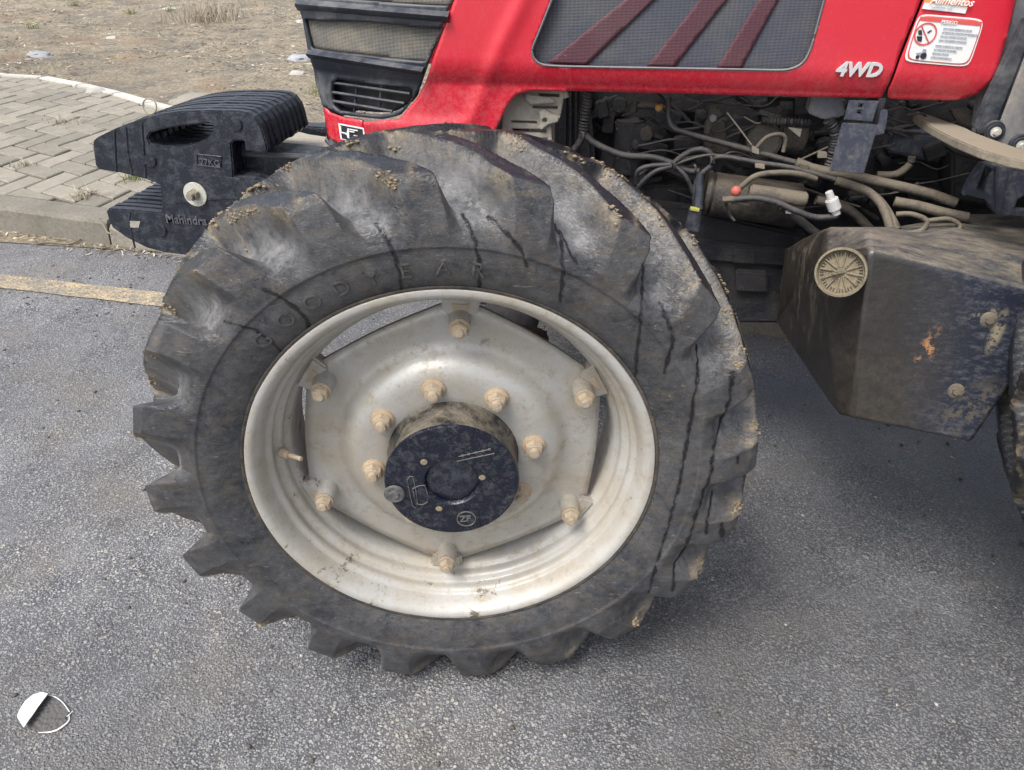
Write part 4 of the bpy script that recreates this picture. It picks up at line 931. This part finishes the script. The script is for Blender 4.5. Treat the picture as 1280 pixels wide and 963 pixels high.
# castings, ribs, bolts and pipe runs of the engine's side, too dark and small to pick apart
rc = random.Random(11); b = None
for k in range(190):
    px, py = rc.uniform(735, 1240), rc.uniform(112, 330)
    if py > 250 and px > 1010: continue
    Yc = rc.uniform(.765, .86); p = onY(px, py, Yc); t_ = rc.random()
    if t_ < .45: q_ = box(p, (rc.uniform(.012, .06), rc.uniform(.01, .04), rc.uniform(.01, .05)), .002, 0, rc.uniform(-.5, .5))
    elif t_ < .75: r_ = rc.uniform(.004, .022); q_ = cyl(p, p+Vector((0, -rc.uniform(.01, .04), 0)), r_, r_*.9, 14, .001)
    else:
        d_ = Vector((rc.uniform(-1, 1), 0, rc.uniform(-.6, .6))).normalized()*rc.uniform(.03, .12); q_ = cyl(p, p+d_, rc.uniform(.003, .009), None, 8)
    b = q_ if b is None else join(b, q_)
tag(ob("engine_castings", b, 'engine', tractor, sm=40), kind='stuff')
b = None
for k in range(26):
    px, py = rc.uniform(760, 1180), rc.uniform(125, 260); Yc = rc.uniform(.69, .75); P = [(px, py, Yc)]
    for m in range(3): P.append((P[-1][0]+rc.uniform(12, 40), P[-1][1]+rc.uniform(-14, 16), Yc+rc.uniform(-.01, .01)))
    q_ = tubepx(P, rc.uniform(.0012, .0035), seg=6, per=4); b = q_ if b is None else join(b, q_)
tag(ob("small_cables", b, 'hose', tractor, sm=60), kind='stuff')
# radiator side bracket, dusty slotted casting
sl_ = lambda x0, y0, x1, y1: [(x0, y0), (x1, y0+1), (x1, y1+1), (x0, y1)]
px_plate("slotted_bracket", [(634, 113), (708, 114), (711, 122), (704, 124), (701, 142), (697, 152), (689, 157), (690, 183), (626, 180), (628, 150)], .66, .022, 'cast', .0015,
         [sl_(639, 151, 671, 154), sl_(640, 161, 683, 166), sl_(673, 117, 699, 121), sl_(666, 132, 697, 136), sl_(645, 172, 684, 175)])
px_plate("bracket_ear", [(673, 139), (680, 137), (689, 143), (700, 146), (697, 153), (686, 156), (677, 163), (672, 160), (676, 152)], .648, .010, 'cast', .002, [[(681+3*math.cos(a), 151+3*math.sin(a)) for a in np.linspace(0, 6.28, 10, endpoint=False)]])
px_plate("bracket_step", [(656, 117), (666, 120), (690, 124), (696, 129), (664, 131), (657, 126)], .645, .012, 'cast', .002)
for x in (705, 712, 719): px_plate("radiator_fin", [(x, 100), (x+3, 100), (x+2, 250), (x-1, 250)], .77, .02, 'engine', .001)
# hoses and looms
TB = [("corrugated_hose", [(738, 105, .70), (735, 125, .70), (731, 150, .70), (728, 172, .70)], .0105, 'corr', .13),
      ("loom_branch", [(728, 170, .70), (722, 182, .70), (708, 196, .70), (690, 205, .72)], .0075, 'hose', 0),
      ("wiring_loom", [(731, 168, .70), (745, 180, .69), (778, 194, .68), (815, 197, .68), (842, 205, .675), (862, 214, .67), (874, 214, .67)], .0068, 'corr', .05),
      ("wiring_loom", [(785, 190, .69), (787, 208, .69), (795, 220, .70), (812, 210, .70)], .0042, 'hose', 0),
      ("cable_loop", [(842, 204, .67), (858, 192, .665), (874, 187, .66), (888, 192, .66), (890, 206, .66), (878, 217, .66), (870, 230, .66), (868, 260, .66)], .0058, 'corr', .08),
      ("cable_loop", [(843, 207, .668), (860, 200, .66), (885, 194, .655), (905, 196, .66)], .0030, 'hose', 0),
      ("cable", [(842, 207, .667), (855, 218, .66), (862, 230, .66), (866, 241, .66)], .0045, 'corr', .06),
      ("cable", [(840, 208, .667), (820, 214, .665), (805, 226, .67), (797, 236, .68)], .0055, 'corr', .09),
      ("cable", [(838, 206, .667), (810, 208, .665), (797, 215, .67), (796, 230, .68)], .0048, 'hose', 0),
      ("oil_pipe", [(836, 122, .72), (836, 148, .71), (842, 160, .70), (856, 166, .69), (900, 178, .68), (945, 190, .67), (1000, 205, .66)], .0058, 'hose', 0),
      ("dusty_pipe", [(995, 203, .66), (1020, 212, .655), (1060, 219, .65), (1110, 230, .64), (1160, 242, .63), (1195, 254, .62)], .0100, 'hosedust', 0),
      ("fuel_hose", [(890, 198, .66), (905, 196, .655), (945, 203, .65), (990, 210, .645), (1035, 222, .64), (1055, 228, .635)], .0050, 'hose', 0),
      ("dusty_hose", [(1045, 226, .635), (1065, 232, .63), (1085, 240, .62), (1100, 254, .60), (1108, 270, .58), (1114, 290, .56)], .0085, 'hosedust', 0),
      ("dusty_hose", [(1070, 235, .635), (1092, 245, .62), (1108, 262, .60), (1122, 288, .56)], .0080, 'hosedust', 0),
      ("dusty_hose", [(1118, 252, .60), (1150, 258, .59), (1180, 266, .58), (1210, 272, .57)], .0095, 'hosedust', 0),
      ("hose_loop", [(1120, 268, .55), (1140, 268, .545), (1158, 276, .54), (1152, 288, .535), (1130, 294, .53)], .0050, 'hosedust', 0),
      ("hose_loop", [(1160, 276, .55), (1185, 274, .545), (1200, 282, .54), (1196, 292, .53)], .0045, 'hosedust', 0),
      ("starter_cable", [(925, 235, .62), (945, 220, .62), (975, 216, .625), (1000, 218, .63), (1020, 224, .64)], .0058, 'hosedust', 0),
      ("starter_cable", [(915, 250, .60), (945, 248, .59), (970, 253, .585), (995, 264, .58), (1020, 272, .58), (1045, 270, .58), (1047, 262, .58)], .0062, 'corr', .05),
      ("drain_hose", [(978, 258, .60), (1000, 276, .60), (1018, 290, .60), (1040, 305, .60)], .0085, 'hose', 0),
      ("thin_wire", [(836, 131, .70), (850, 127, .70), (862, 119, .70), (868, 112, .70)], .0016, 'hose', 0),
      ("thin_wire", [(905, 246, .60), (912, 268, .61), (918, 276, .61)], .003, 'hose', 0),
      ("upper_hose", [(1036, 150, .66), (1044, 165, .665), (1043, 185, .67), (1036, 208, .67)], .0105, 'corr', .12),
      ("lower_pipe", [(1096, 219, .70), (1120, 218, .70), (1137, 206, .70), (1140, 196, .70)], .0075, 'hosedust', 0),
      ("control_cable", [(900, 198, .68), (920, 190, .68), (960, 206, .68), (985, 206, .67)], .0028, 'hose', 0),
      ("thin_rod", [(1000, 200, .68), (1035, 184, .68)], .0022, 'hosedust', 0),
      ("linkage_rod", [(909, 141, .66), (925, 162, .66), (939, 181, .66)], .0016, 'steel', 0),
      ("linkage_rod", [(930, 146, .70), (945, 154, .70), (955, 152, .70)], .0014, 'steel', 0),
      ("spring", [(952, 151, .69), (985, 153, .69), (1013, 155, .69)], .0080, 'corr', .25),
      ("drag_link", [(1020, 250, .66), (1060, 262, .66), (1100, 300, .66)], .010, 'engine2', 0)]
for nm, P, r_, mt, cr_ in TB: ob(nm, tubepx(P, r_, seg=10, per=6, corr=cr_, pitch=.0065 if cr_ else .006), mt, tractor, sm=60)
def knob(nm, x, y, Y, r, d, mt, sides=24, bev=.002, tilt=(0, 0, 0)):
    p = onY(x, y, Y); return ob(nm, cyl(p, p+Vector((0, -d, 0))+Vector(tilt), r, r*.95, sides, bev), mt, tractor, sm=40)
knob("core_plug", 808, 165, .78, .0145, .03, 'engine2'); knob("core_plug", 795, 178, .78, .009, .03, 'engine2')
knob("banjo_bolt", 840, 158, .74, .006, .02, 'engine2'); knob("brass_fitting", 823, 134, .70, .0065, .015, 'brass', 12)
ob("brass_fitting", cyl(onY(819, 134, .70), onY(828, 134.5, .70), .0065, None, 6, .001, sides=6), 'brass', tractor)
ob("injector_union", join(cyl(onY(794, 126, .72), onY(792, 140, .72), .007, None, 6), cyl(onY(792, 132, .72), onY(818, 134, .72), .005, None, 10)), 'engine2', tractor, sm=40)
ob("oil_filter", cyl(onY(788, 150, .80), onY(786, 215, .80), .035, None, 32, .004), 'engine', tractor, sm=40)
px_plate("bracket_arm", [(893, 150), (905, 155), (912, 190), (885, 200), (880, 180)], .74, .03, 'engine2', .003)
px_plate("throttle_lever", [(886, 135), (895, 131), (902, 135), (903, 146), (893, 150), (885, 170), (879, 168), (885, 146)], .70, .012, 'engine2', .003)
knob("lever_pivot", 891, 147, .695, .008, .012, 'plasticgrey', 6)
for x, y, w_, h2, Y in ((790, 245, 34, 22, .79), (832, 248, 32, 24, .79), (795, 285, 40, 20, .79), (930, 320, 30, 20, .72), (870, 350, 60, 30, .73), (940, 352, 40, 26, .72)):
    px_plate("casting_panel", [(x-w_/2, y-h2/2), (x+w_/2, y-h2/2+2), (x+w_/2, y+h2/2+2), (x-w_/2, y+h2/2)], Y, .02, 'engine', .004)
ob("pump_body", join(cyl(onY(955, 178, .78), onY(955, 178, .70), .04, .034, 24, .004), cyl(onY(975, 172, .75), onY(1005, 176, .75), .035, None, 24, .004)), 'engine2', tractor, sm=40)
px_plate("gusset", [(985, 160), (1003, 162), (1000, 172)], .68, .008, 'cast', .001)
ob("pump_bracket", tube([onY(943, 188, .66), onY(958, 172, .66), (onY(975, 168, .66)), onY(982, 174, .66), onY(979, 190, .66)], .0042, 8, 4), 'hosedust', tractor, sm=50)
px_plate("control_unit", [(1016, 118), (1050, 118), (1058, 142), (1052, 147), (1030, 150), (1010, 142)], .655, .04, 'plasticgrey', .003)
px_plate("clamp", [(1023, 190), (1034, 191), (1034, 198), (1022, 198)], .66, .01, 'steel', .001)
px_plate("clamp", [(940, 183), (949, 187), (949, 194), (940, 191)], .655, .012, 'steel', .001)
px_plate("clamp", [(944, 205), (956, 206), (956, 212), (944, 210)], .64, .012, 'steel', .001)
px_plate("clamp", [(1000, 205), (1012, 207), (1010, 214), (1000, 211)], .64, .014, 'hosedust', .001)
for x, y in ((842, 206), (888, 200), (868, 211), (728, 170)): ob("cable_tie", tube([onY(x, y-5, .655), onY(x+2, y, .65), onY(x, y+6, .655)], .0022, 6, 3), 'hose', tractor)
px_plate("cable_connector", [(862, 262), (877, 264), (874, 292), (856, 290)], .63, .022, 'plastic', .003)
px_plate("connector_tab", [(863, 260), (875, 262), (874, 265.5), (863, 263.5)], .628, .012, 'yellow', .001)
ob("connector_boot", cyl(onY(875, 216, .66), onY(873, 262, .645), .0085, .010, 12, .001), 'plastic', tractor, sm=40)
# starter motor
ob("starter_motor", join(cyl(onY(886, 242, .70), onY(1000, 258, .70), .046, None, 40, .006), cyl(onY(880, 241, .70), onY(887, 242, .70), .048, None, 40, .003)), 'engine2', tractor, sm=40)
ob("starter_solenoid", cyl(onY(936, 240, .62), onY(1008, 250, .62), .0165, .015, 24, .003), 'hosedust', tractor, sm=40)
p = onY(920, 239, .61); b = bmesh.new(); bmesh.ops.create_uvsphere(b, u_segments=16, v_segments=10, radius=.0105); bmesh.ops.translate(b, vec=p, verts=b.verts); ob("terminal_cap", b, 'redcap', tractor, sm=80)
ob("terminal_clamp", join(cyl(onY(903, 250, .60), onY(925, 249, .60), .0065, .006, 8), cyl(onY(915, 252, .60), onY(935, 256, .60), .005, None, 8)), 'hosedust', tractor, sm=40)
a, c = onY(1036, 240, .58), onY(1046, 268, .58)
ob("sensor_plug", join(cyl(a, a.lerp(c, .35), .007, .008, 16), cyl(a.lerp(c, .3), a.lerp(c, .8), .0125, .0125, 16, .002), cyl(a.lerp(c, .8), c, .009, .008, 16)), 'whiteplug', tractor, sm=40)
px_plate("hose_tag", [(983, 262), (990, 262), (989, 268), (982, 267)], .585, .004, 'whiteplug', .0005)
# navy hanger plates under the bonnet seam
px_plate("hanger_plate", [(1062, 126), (1099, 127), (1091, 153), (1055, 150)], .60, .006, 'navy', .0015, [[(1074, 130), (1079, 130.5), (1078, 135), (1073, 134)], [(1072, 138), (1077, 138.5), (1076, 143), (1071, 142)]])
px_plate("hanger_plate", [(1053, 154), (1090, 156), (1098, 157), (1101, 140), (1105, 137), (1110, 138), (1109, 152), (1105, 168), (1094, 170), (1080, 218), (1037, 214)], .585, .006, 'navy', .0015)
px_plate("hanger_stay", [(1099, 124), (1108, 124), (1100, 156), (1092, 155)], .61, .01, 'engine', .001)
px_plate("rear_bracket", [(1115, 165), (1180, 168), (1178, 205), (1150, 200), (1108, 190)], .78, .05, 'navy', .006)
px_plate("cross_member", [(1190, 190), (1245, 205), (1240, 260), (1190, 250)], .72, .10, 'engine', .006)
px_plate("slotted_bracket", [(1205, 245), (1212, 228), (1228, 205), (1300, 205), (1300, 274), (1246, 268), (1232, 250), (1210, 244)], .56, .02, 'navy', .002, [[(1232, 208), (1241, 212), (1230, 240), (1221, 236)], [(1272, 250), (1282, 244), (1290, 264), (1268, 262)]])
px_plate("bracket_flange", [(1246, 208), (1262, 206), (1250, 272), (1246, 268)], .545, .06, 'navy', .002)
# curved step plate with its dusty top and thick edge
zt = .955
arc = [onZ(x, y, zt) for x, y in ((1142, 142), (1146, 146), (1165, 159), (1194, 174), (1228, 188), (1262, 198), (1285, 202), (1320, 206), (1330, 196), (1290, 190), (1269, 184), (1240, 174), (1219, 166), (1207, 160), (1176, 149), (1147, 139))]
ob("step_plate", prism(arc, Vector((0, 0, -.015)), .002), 'beigeplate', tractor)
px_plate("step_stay", [(1190, 140), (1212, 140), (1226, 165), (1200, 155)], .66, .03, 'engine2', .003)
px_plate("cowl_panel", [(1246, 60), (1262, 30), (1275, -60), (1370, -60), (1370, 150), (1290, 180), (1218, 160), (1222, 130)], .64, .02, 'plasticgrey', .003)
px_plate("rubber_strut", [(1283, 20), (1292, 44), (1246, 160), (1240, 170), (1219, 171), (1217, 162), (1230, 130)], .585, .02, 'plastic', .005)
px_plate("steel_cover", [(1294, 40), (1370, -60), (1370, 200), (1284, 202), (1256, 190), (1240, 180), (1252, 150)], .57, .008, 'greypanel', .003)
for x, y, Y in ((1241, 163, .575), (1273, 180, .56)):
    p = onY(x, y, Y); c_ = ob("rubber_mount", cyl(p, p+Vector((0, -.014, 0)), .019, .017, 24, .003), 'plastic', tractor, sm=40)
    ob("mount_bolt", join(cyl(p+Vector((0, -.014, 0)), p+Vector((0, -.016, 0)), .009, None, 18), cyl(p+Vector((0, -.016, 0)), p+Vector((0, -.022, 0)), .0058, .005, 6, sides=6)), 'zinc', c_)

# ------------------------------------------------------------------ fuel tank with cap
def nf(px, py):                            # its near face leans back a little
    Yv = .3
    for _ in range(10):
        P = onY(px, py, Yv); Yv = .268+(P.z-.50)*.25
    return onY(px, py, Yv)
tv = dict(A=nf(1087, 312), B=nf(1340, 378), E=nf(1322, 398), C=nf(1215, 555), F=nf(1062, 524), G=onY(1046, 521, .292), J=onY(1028, 318, .43), H=onY(970, 405, .64), I=onY(988, 310, .60))
tv.update(S0=onY(1034, 284, .48), S1=onY(1084, 284, .44), S2=onY(1174, 304, .43), S3=onY(1340, 332, .42), K=onY(1008, 296, .60), L=onY(1120, 284, .58), Mm=onY(1215, 268, .64), O=onY(1340, 268, .66))
tv['Cb'] = tv['C']+Vector((.05, .36, -.01)); tv['Fb'] = tv['F']+Vector((-.02, .36, 0)); tv['Eb'] = tv['E']+Vector((0, .3, 0))
b = bmesh.new(); vb = {k: b.verts.new(v) for k, v in tv.items()}
for f in ("A B E C F", "A F G J", "J G H I", "A J S0 S1", "J I K S0", "A S1 S2 S3 B", "S1 S0 K L Mm O S3 S2", "F C Cb Fb", "G F Fb H", "E B S3 O Eb", "C E Eb Cb"):
    try: b.faces.new([vb[k] for k in f.split()])
    except Exception as ex: print("tank face", f, ex)
bmesh.ops.triangulate(b, faces=b.faces); bmesh.ops.recalc_face_normals(b, faces=b.faces)
o = ob("fuel_tank", b, 'tank', tractor); md = o.modifiers.new("b", 'BEVEL'); md.width = .022; md.segments = 4; md.limit_method = 'ANGLE'; md.angle_limit = R(22)
smooth(o.data, 30); tank = o
nrm = Vector((-.34, -.90, .26)).normalized(); cc = onY(1052, 340, .325)
s_ = nrm.cross(Vector((0, 0, 1))).normalized(); t_ = s_.cross(nrm)
def capm(prof, seg=48):
    b = bmesh.new(); rings = [[b.verts.new(cc+nrm*h_+(s_*math.cos(a)+t_*math.sin(a))*r_) for a in (2*math.pi*k/seg for k in range(seg))] for r_, h_ in prof]
    for A, Bq in zip(rings, rings[1:]):
        for k in range(seg): b.faces.new((A[k], A[(k+1) % seg], Bq[(k+1) % seg], Bq[k]))
    bmesh.ops.recalc_face_normals(b, faces=b.faces); return b
fc = ob("filler_cap", capm([(.033, -.04), (.040, -.02), (.0415, .0), (.0425, .012), (.0415, .0165), (.0385, .017), (.0365, .012), (.036, .006), (.020, .005), (.0, .006)]), 'cap', tank, sm=35)
b = None
for k in range(12):
    a = 2*math.pi*k/12; d = s_*math.cos(a)+t_*math.sin(a); q_ = cyl(cc+nrm*.007+d*.009, cc+nrm*.009+d*.034, .0013, None, 6); b = q_ if b is None else join(b, q_)
ob("cap_ribs", b, 'cap', tank)
b = None
for k in range(40):
    a = 2*math.pi*k/40; d = s_*math.cos(a)+t_*math.sin(a); q_ = cyl(cc+nrm*.007+d*.0285, cc+nrm*.008+d*.034, .0010, None, 5); b = join(b, q_) if b else q_
ob("cap_teeth", b, 'engine2', tank); ob("cap_grip", box(cc+nrm*.009, (.034, .006, .006), .002, rz=.3, ry=-.15), 'cap', tank)
def on_tank(px, py, o_=.0): P = nf(px, py); P.y -= o_; return P
ndir = Vector((0, -1, .25)).normalized()
for x, y in ((1236, 400), (1195, 489)):
    p = on_tank(x, y); ob("tank_bolt", join(cyl(p, p+ndir*.0015, .014, .012, 20), cyl(p+ndir*.001, p+ndir*.006, .0075, .007, 6, sides=6)), 'hosedust', tank, sm=40)
def patch(px, mt, nm, jit=1.5):
    P = []
    for i in range(len(px)):
        (x0, y0), (x1, y1) = px[i], px[(i+1) % len(px)]
        for k in range(4): P.append(on_tank(x0+(x1-x0)*k/4+random.uniform(-jit, jit), y0+(y1-y0)*k/4+random.uniform(-jit, jit), .0006))
    b = bmesh.new(); b.faces.new([b.verts.new(p) for p in P]); return ob(nm, b, mt, tank)
0 and patch([(1252, 402), (1259, 406), (1247, 438), (1240, 436)], 'tan', "mud_smear", .8)

# ================================================================== SMALL THINGS
# broken white lid near the camera
p0 = onZ(55, 892, 0.0); lid = tag(empty("broken_lid", tuple(p0)), "broken round white plastic lid lying on the asphalt near the lower left corner", "lid")
px_ = lambda pts, z=.006: [onZ(x, y, z) for x, y in pts]
b = bmesh.new(); outer = px_([(22, 897), (25, 888), (32, 877), (42, 869), (52, 866), (60, 868)], .004); inner = px_([(30, 910), (36, 901), (42, 893), (48, 884), (54, 876), (60, 868)], .016)
for P in (outer, inner): pass
vo = [b.verts.new(p) for p in outer]; vi = [b.verts.new(p) for p in inner]
for k in range(5): b.faces.new((vo[k], vo[k+1], vi[k+1], vi[k]))
bmesh.ops.remove_doubles(b, verts=b.verts, dist=.0004); o = ob("shell_piece", b, 'cup', lid); md = o.modifiers.new("s", 'SOLIDIFY'); md.thickness = .0015
ob("rim_strip", tube(px_([(61, 869), (70, 872), (79, 879), (87, 890)], .004), .0009, 6, 5), 'cup', lid)
ob("rim_strip", tube(px_([(86, 893), (86, 901), (76, 910), (64, 915), (48, 916)], .003), lambda t: .0006+.0011*math.sin(math.pi*t), 6, 5), 'cup', lid)
ob("rim_strip", tube(px_([(83, 896), (87, 893), (91, 889)], .004), .0008, 6, 4), 'cup', lid)
n = N("dark_grey_film"); M['film'] = n.end((.10, .095, .092), .8, n.bump(n.ramp(n.vor(118), (.15, 1.0), (.62, 0.0)), .6, .003))  # plain dark grey film inside the lid, bumped like the asphalt
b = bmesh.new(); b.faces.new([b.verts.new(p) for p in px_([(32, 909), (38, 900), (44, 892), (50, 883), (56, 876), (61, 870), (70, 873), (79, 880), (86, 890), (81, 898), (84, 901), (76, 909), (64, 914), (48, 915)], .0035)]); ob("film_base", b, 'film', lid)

def rock(name, x, y, z, r, mat, seed, flat=.5):
    b = bmesh.new(); bmesh.ops.create_icosphere(b, subdivisions=3, radius=1)
    for v in b.verts:
        d = 1+.35*noise.noise(v.co*1.3+Vector((seed, 0, 0)))+.12*noise.noise(v.co*4+Vector((0, seed, 0))); v.co = v.co*d; v.co = Vector((v.co.x*r, v.co.y*r*.8, v.co.z*r*flat))+Vector((x, y, z))
    return ob(name, b, mat, sm=30)
def put(px, py): 
    h = None
    d = ray(px, py); r_ = earth_bvh.ray_cast(CPOS, d.normalized())[0]; return r_ or onZ(px, py, .05)
RK = [(52, 70, .17, 'bluestone', "grey-blue stone on the bare earth above the left end of the pale edging"), (140, 48, .09, 'stone', "small white stone on bare earth above the pavement"),
      (375, 74, .16, 'bluestone', "grey stone just left of the black grille"), (372, 92, .10, 'stone', "small pale stone low beside the grille"), (377, 28, .12, 'stone', "pale stone beside the top of the grille"),
      (212, 12, .14, 'stone', "pale stone near the top edge left of the dry bush"), (120, 118, .10, 'stone', "pale flat stone lying just behind the pale edging")]
for i, (x, y, r_, mt, lb) in enumerate(RK):
    p = put(x, y) if i < 6 else onZ(x, y-3, .12); tag(rock("stone", p.x, p.y, p.z, r_*.75, mt, i*3.1, .35), lb, "stone", "loose stones on the bare earth")
p = onZ(232, 130, .10); tag(rock("flat_slab", p.x+.05, p.y+.12, .10, .24, 'paver', 9, .18), "flat pale slab at the end of the edging behind the front weights", "slab")
p = onZ(205, 140, .12)
# blades, twigs, chips
def scatter(name, pts, mat, lng, wid, lift, kind='stuff', tones=None, flat=.15):
    n_ = len(pts); V_ = np.zeros((n_, 4, 3)); a = np.random.uniform(0, 2*math.pi, n_); L_ = lng*np.random.uniform(.4, 1.4, n_); W_ = wid*np.random.uniform(.5, 1.5, n_)
    P = np.array([p[:] for p in pts]); D = np.stack([np.cos(a), np.sin(a), np.random.uniform(-flat, flat*2, n_)], 1); S_ = np.stack([-np.sin(a), np.cos(a), np.random.uniform(-.4, .4, n_)], 1)
    P[:, 2] += lift
    V_[:, 0] = P-D*L_[:, None]/2-S_*W_[:, None]/2; V_[:, 1] = P+D*L_[:, None]/2-S_*W_[:, None]/3; V_[:, 2] = P+D*L_[:, None]/2+S_*W_[:, None]/3; V_[:, 3] = P-D*L_[:, None]/2+S_*W_[:, None]/2
    tn = np.repeat(np.random.rand(n_) if tones is None else tones, 4); q_ = np.arange(n_*4).reshape(n_, 4)
    return tag(ob(name, np_mesh(name, V_.reshape(-1, 3), q_, dict(tone=tn)), mat), kind=kind)
pts = []
for k in range(52000):
    x, y = random.uniform(-12, 1.5), random.uniform(3.2, 15)
    if inpoly(np.array([x]), np.array([y]), poly)[0]: continue
    if noise.noise(Vector((x*.8, y*.8, 3)))+.5*noise.noise(Vector((x*2.5, y*2.5, 9))) < random.uniform(-.55, .45): continue
    pts.append((x, y))
P3 = []
for x, y in pts:
    i = min(nx-2, max(0, int((x+13)/16*(nx-1)))); j = min(ny-2, max(0, int((y-2)/15*(ny-1)))); P3.append(Vector((x, y, Z[i, j])))
tag(scatter("ground_litter", P3, 'litter', .050, .011, .006), "dry leaf litter and straw scattered over the bare earth")
# litter along the kerb foot and crumbs on the road by the line
P3 = []
for k in range(330):
    x = random.uniform(-3.2, -1.2); d = abs(random.gauss(0, .045)); P3.append(Vector((x, kfoot(x)-.005-d, .003)))
tag(scatter("gutter_litter", P3, 'litter', .026, .006, .003, flat=.2), "dead leaves and twigs in the gutter")
VV = []; FF = []; 
for k in range(420):
    if k < 150: p = l1+dr*random.uniform(-.2, 1.1)+pr*random.gauss(.10, .10)
    else: p = Vector((random.uniform(-2.5, 1.3), random.uniform(-.4, 1.9), 0))
    s = random.uniform(.002, .0055) if k < 150 else random.uniform(.0025, .0055); VV.append(iv*np.random.uniform(.6, 1.3, (len(iv), 1))*s*np.array([1.2, 1, .6])+np.array([p.x, p.y, s*.4])); FF.append(iff+(len(VV)-1)*len(iv))
o = ob("road_crumbs", np_mesh("road_crumbs", np.concatenate(VV), np.concatenate(FF)), 'engine2'); tag(o, "dark crumbs of soil and loose grit on the road", kind='stuff')
VV = []; FF = []
for k in range(130):
    p = Vector((random.uniform(-1.2, 1.3), random.uniform(-.42, 1.6), 0)); s = random.uniform(.0018, .0038)
    VV.append(iv*np.random.uniform(.65, 1.25, (len(iv), 1))*s*np.array([1.2, 1, .7])+np.array([p.x, p.y, s*.35])); FF.append(iff+(len(VV)-1)*len(iv))
tag(ob("loose_grit", np_mesh("loose_grit", np.concatenate(VV), np.concatenate(FF)), 'stone'), "pale loose grit scattered over the asphalt", kind='stuff')
def tuft(name, x, y, z, nb, h_, spread, mat, label, cat, seed, droop=.5, parts=None):
    rnd = random.Random(seed); b = bmesh.new(); lay = b.verts.layers.float.new('tone')
    for k in range(nb):
        a = rnd.uniform(0, 6.28); L = h_*rnd.uniform(.5, 1.2); t0 = rnd.random(); px0 = x+rnd.gauss(0, spread*.3); py0 = y+rnd.gauss(0, spread*.3); wd = .0022 if h_ < .2 else .004
        prev = None; lean = rnd.uniform(.2, 1.3)
        for s in range(5):
            t = s/4; r_ = L*lean*t*(1+droop*t)*.6; c = Vector((px0+math.cos(a)*r_, py0+math.sin(a)*r_, z+L*(t-droop*.6*t*t))); sd = Vector((-math.sin(a), math.cos(a), 0))*wd*(1-t*.8)
            v1, v2 = b.verts.new(c+sd), b.verts.new(c-sd); v1[lay] = v2[lay] = t0
            if prev: b.faces.new((prev[0], prev[1], v2, v1))
            prev = (v1, v2)
    return tag(ob(name, b, mat), label, cat)
p = put(258, 26); tuft("dry_bush", p.x, p.y, p.z, 300, .26, .75, 'twig', "dry leafless grey bush on the earth bank near the top of the picture", "bush", 5, .2)
p = onZ(107, 246, .12); tuft("dry_grass_tuft", p.x, p.y, .12, 60, .09, .10, 'twig', "straw coloured grass tuft between pavers just left of the lower weight jaw", "grass tuft", 6, 1.1)
p = onZ(165, 224, .12); tuft("green_weed", p.x, p.y, .12, 70, .07, .10, 'weed', "yellow-green weed in the paver joint under the upper weight jaw", "weed", 7, .8)
p = onZ(28, 207, .12); tuft("dry_grass_tuft", p.x, p.y, .12, 40, .07, .10, 'twig', "sparse straw tuft between pavers at the far left edge", "grass tuft", 8, 1.2)
p = onZ(82, 152, .12); tuft("dry_grass_tuft", p.x, p.y, .12, 60, .10, .22, 'twig', "flattened dry grass tuft in the middle of the pavement", "grass tuft", 9, 1.3)
for i, (x, y, lb) in enumerate(((92, 8, "small green weed near the top left on the earth"), (212, 14, "green weed tuft beside the pale stone at the top"), (40, 36, "green weed low on the earth at the far left"), (163, 18, "small green weed left of the dry bush"), (400, 118, "green weed just left of the nose lip"))):
    p = put(x, y); tuft("green_weed", p.x, p.y, p.z, 60, .14, .14, 'weed', lb, "weed", 20+i, .6)['group'] = "green weeds on the bare earth"
for i, (P, lb) in enumerate((([(40, 306), (62, 303), (85, 305), (98, 301), (108, 292)], "thin curved twig in the gutter by the dropped kerb"), ([(118, 270), (128, 280), (134, 290), (140, 293)], "thin dry stalk lying over the pavers beside the lower weight jaw"))):
    tag(ob("twig", tube([onZ(x, y, .012 if i == 0 else .13) for x, y in P], .0035, 6, 4), 'twig'), lb, "twig")
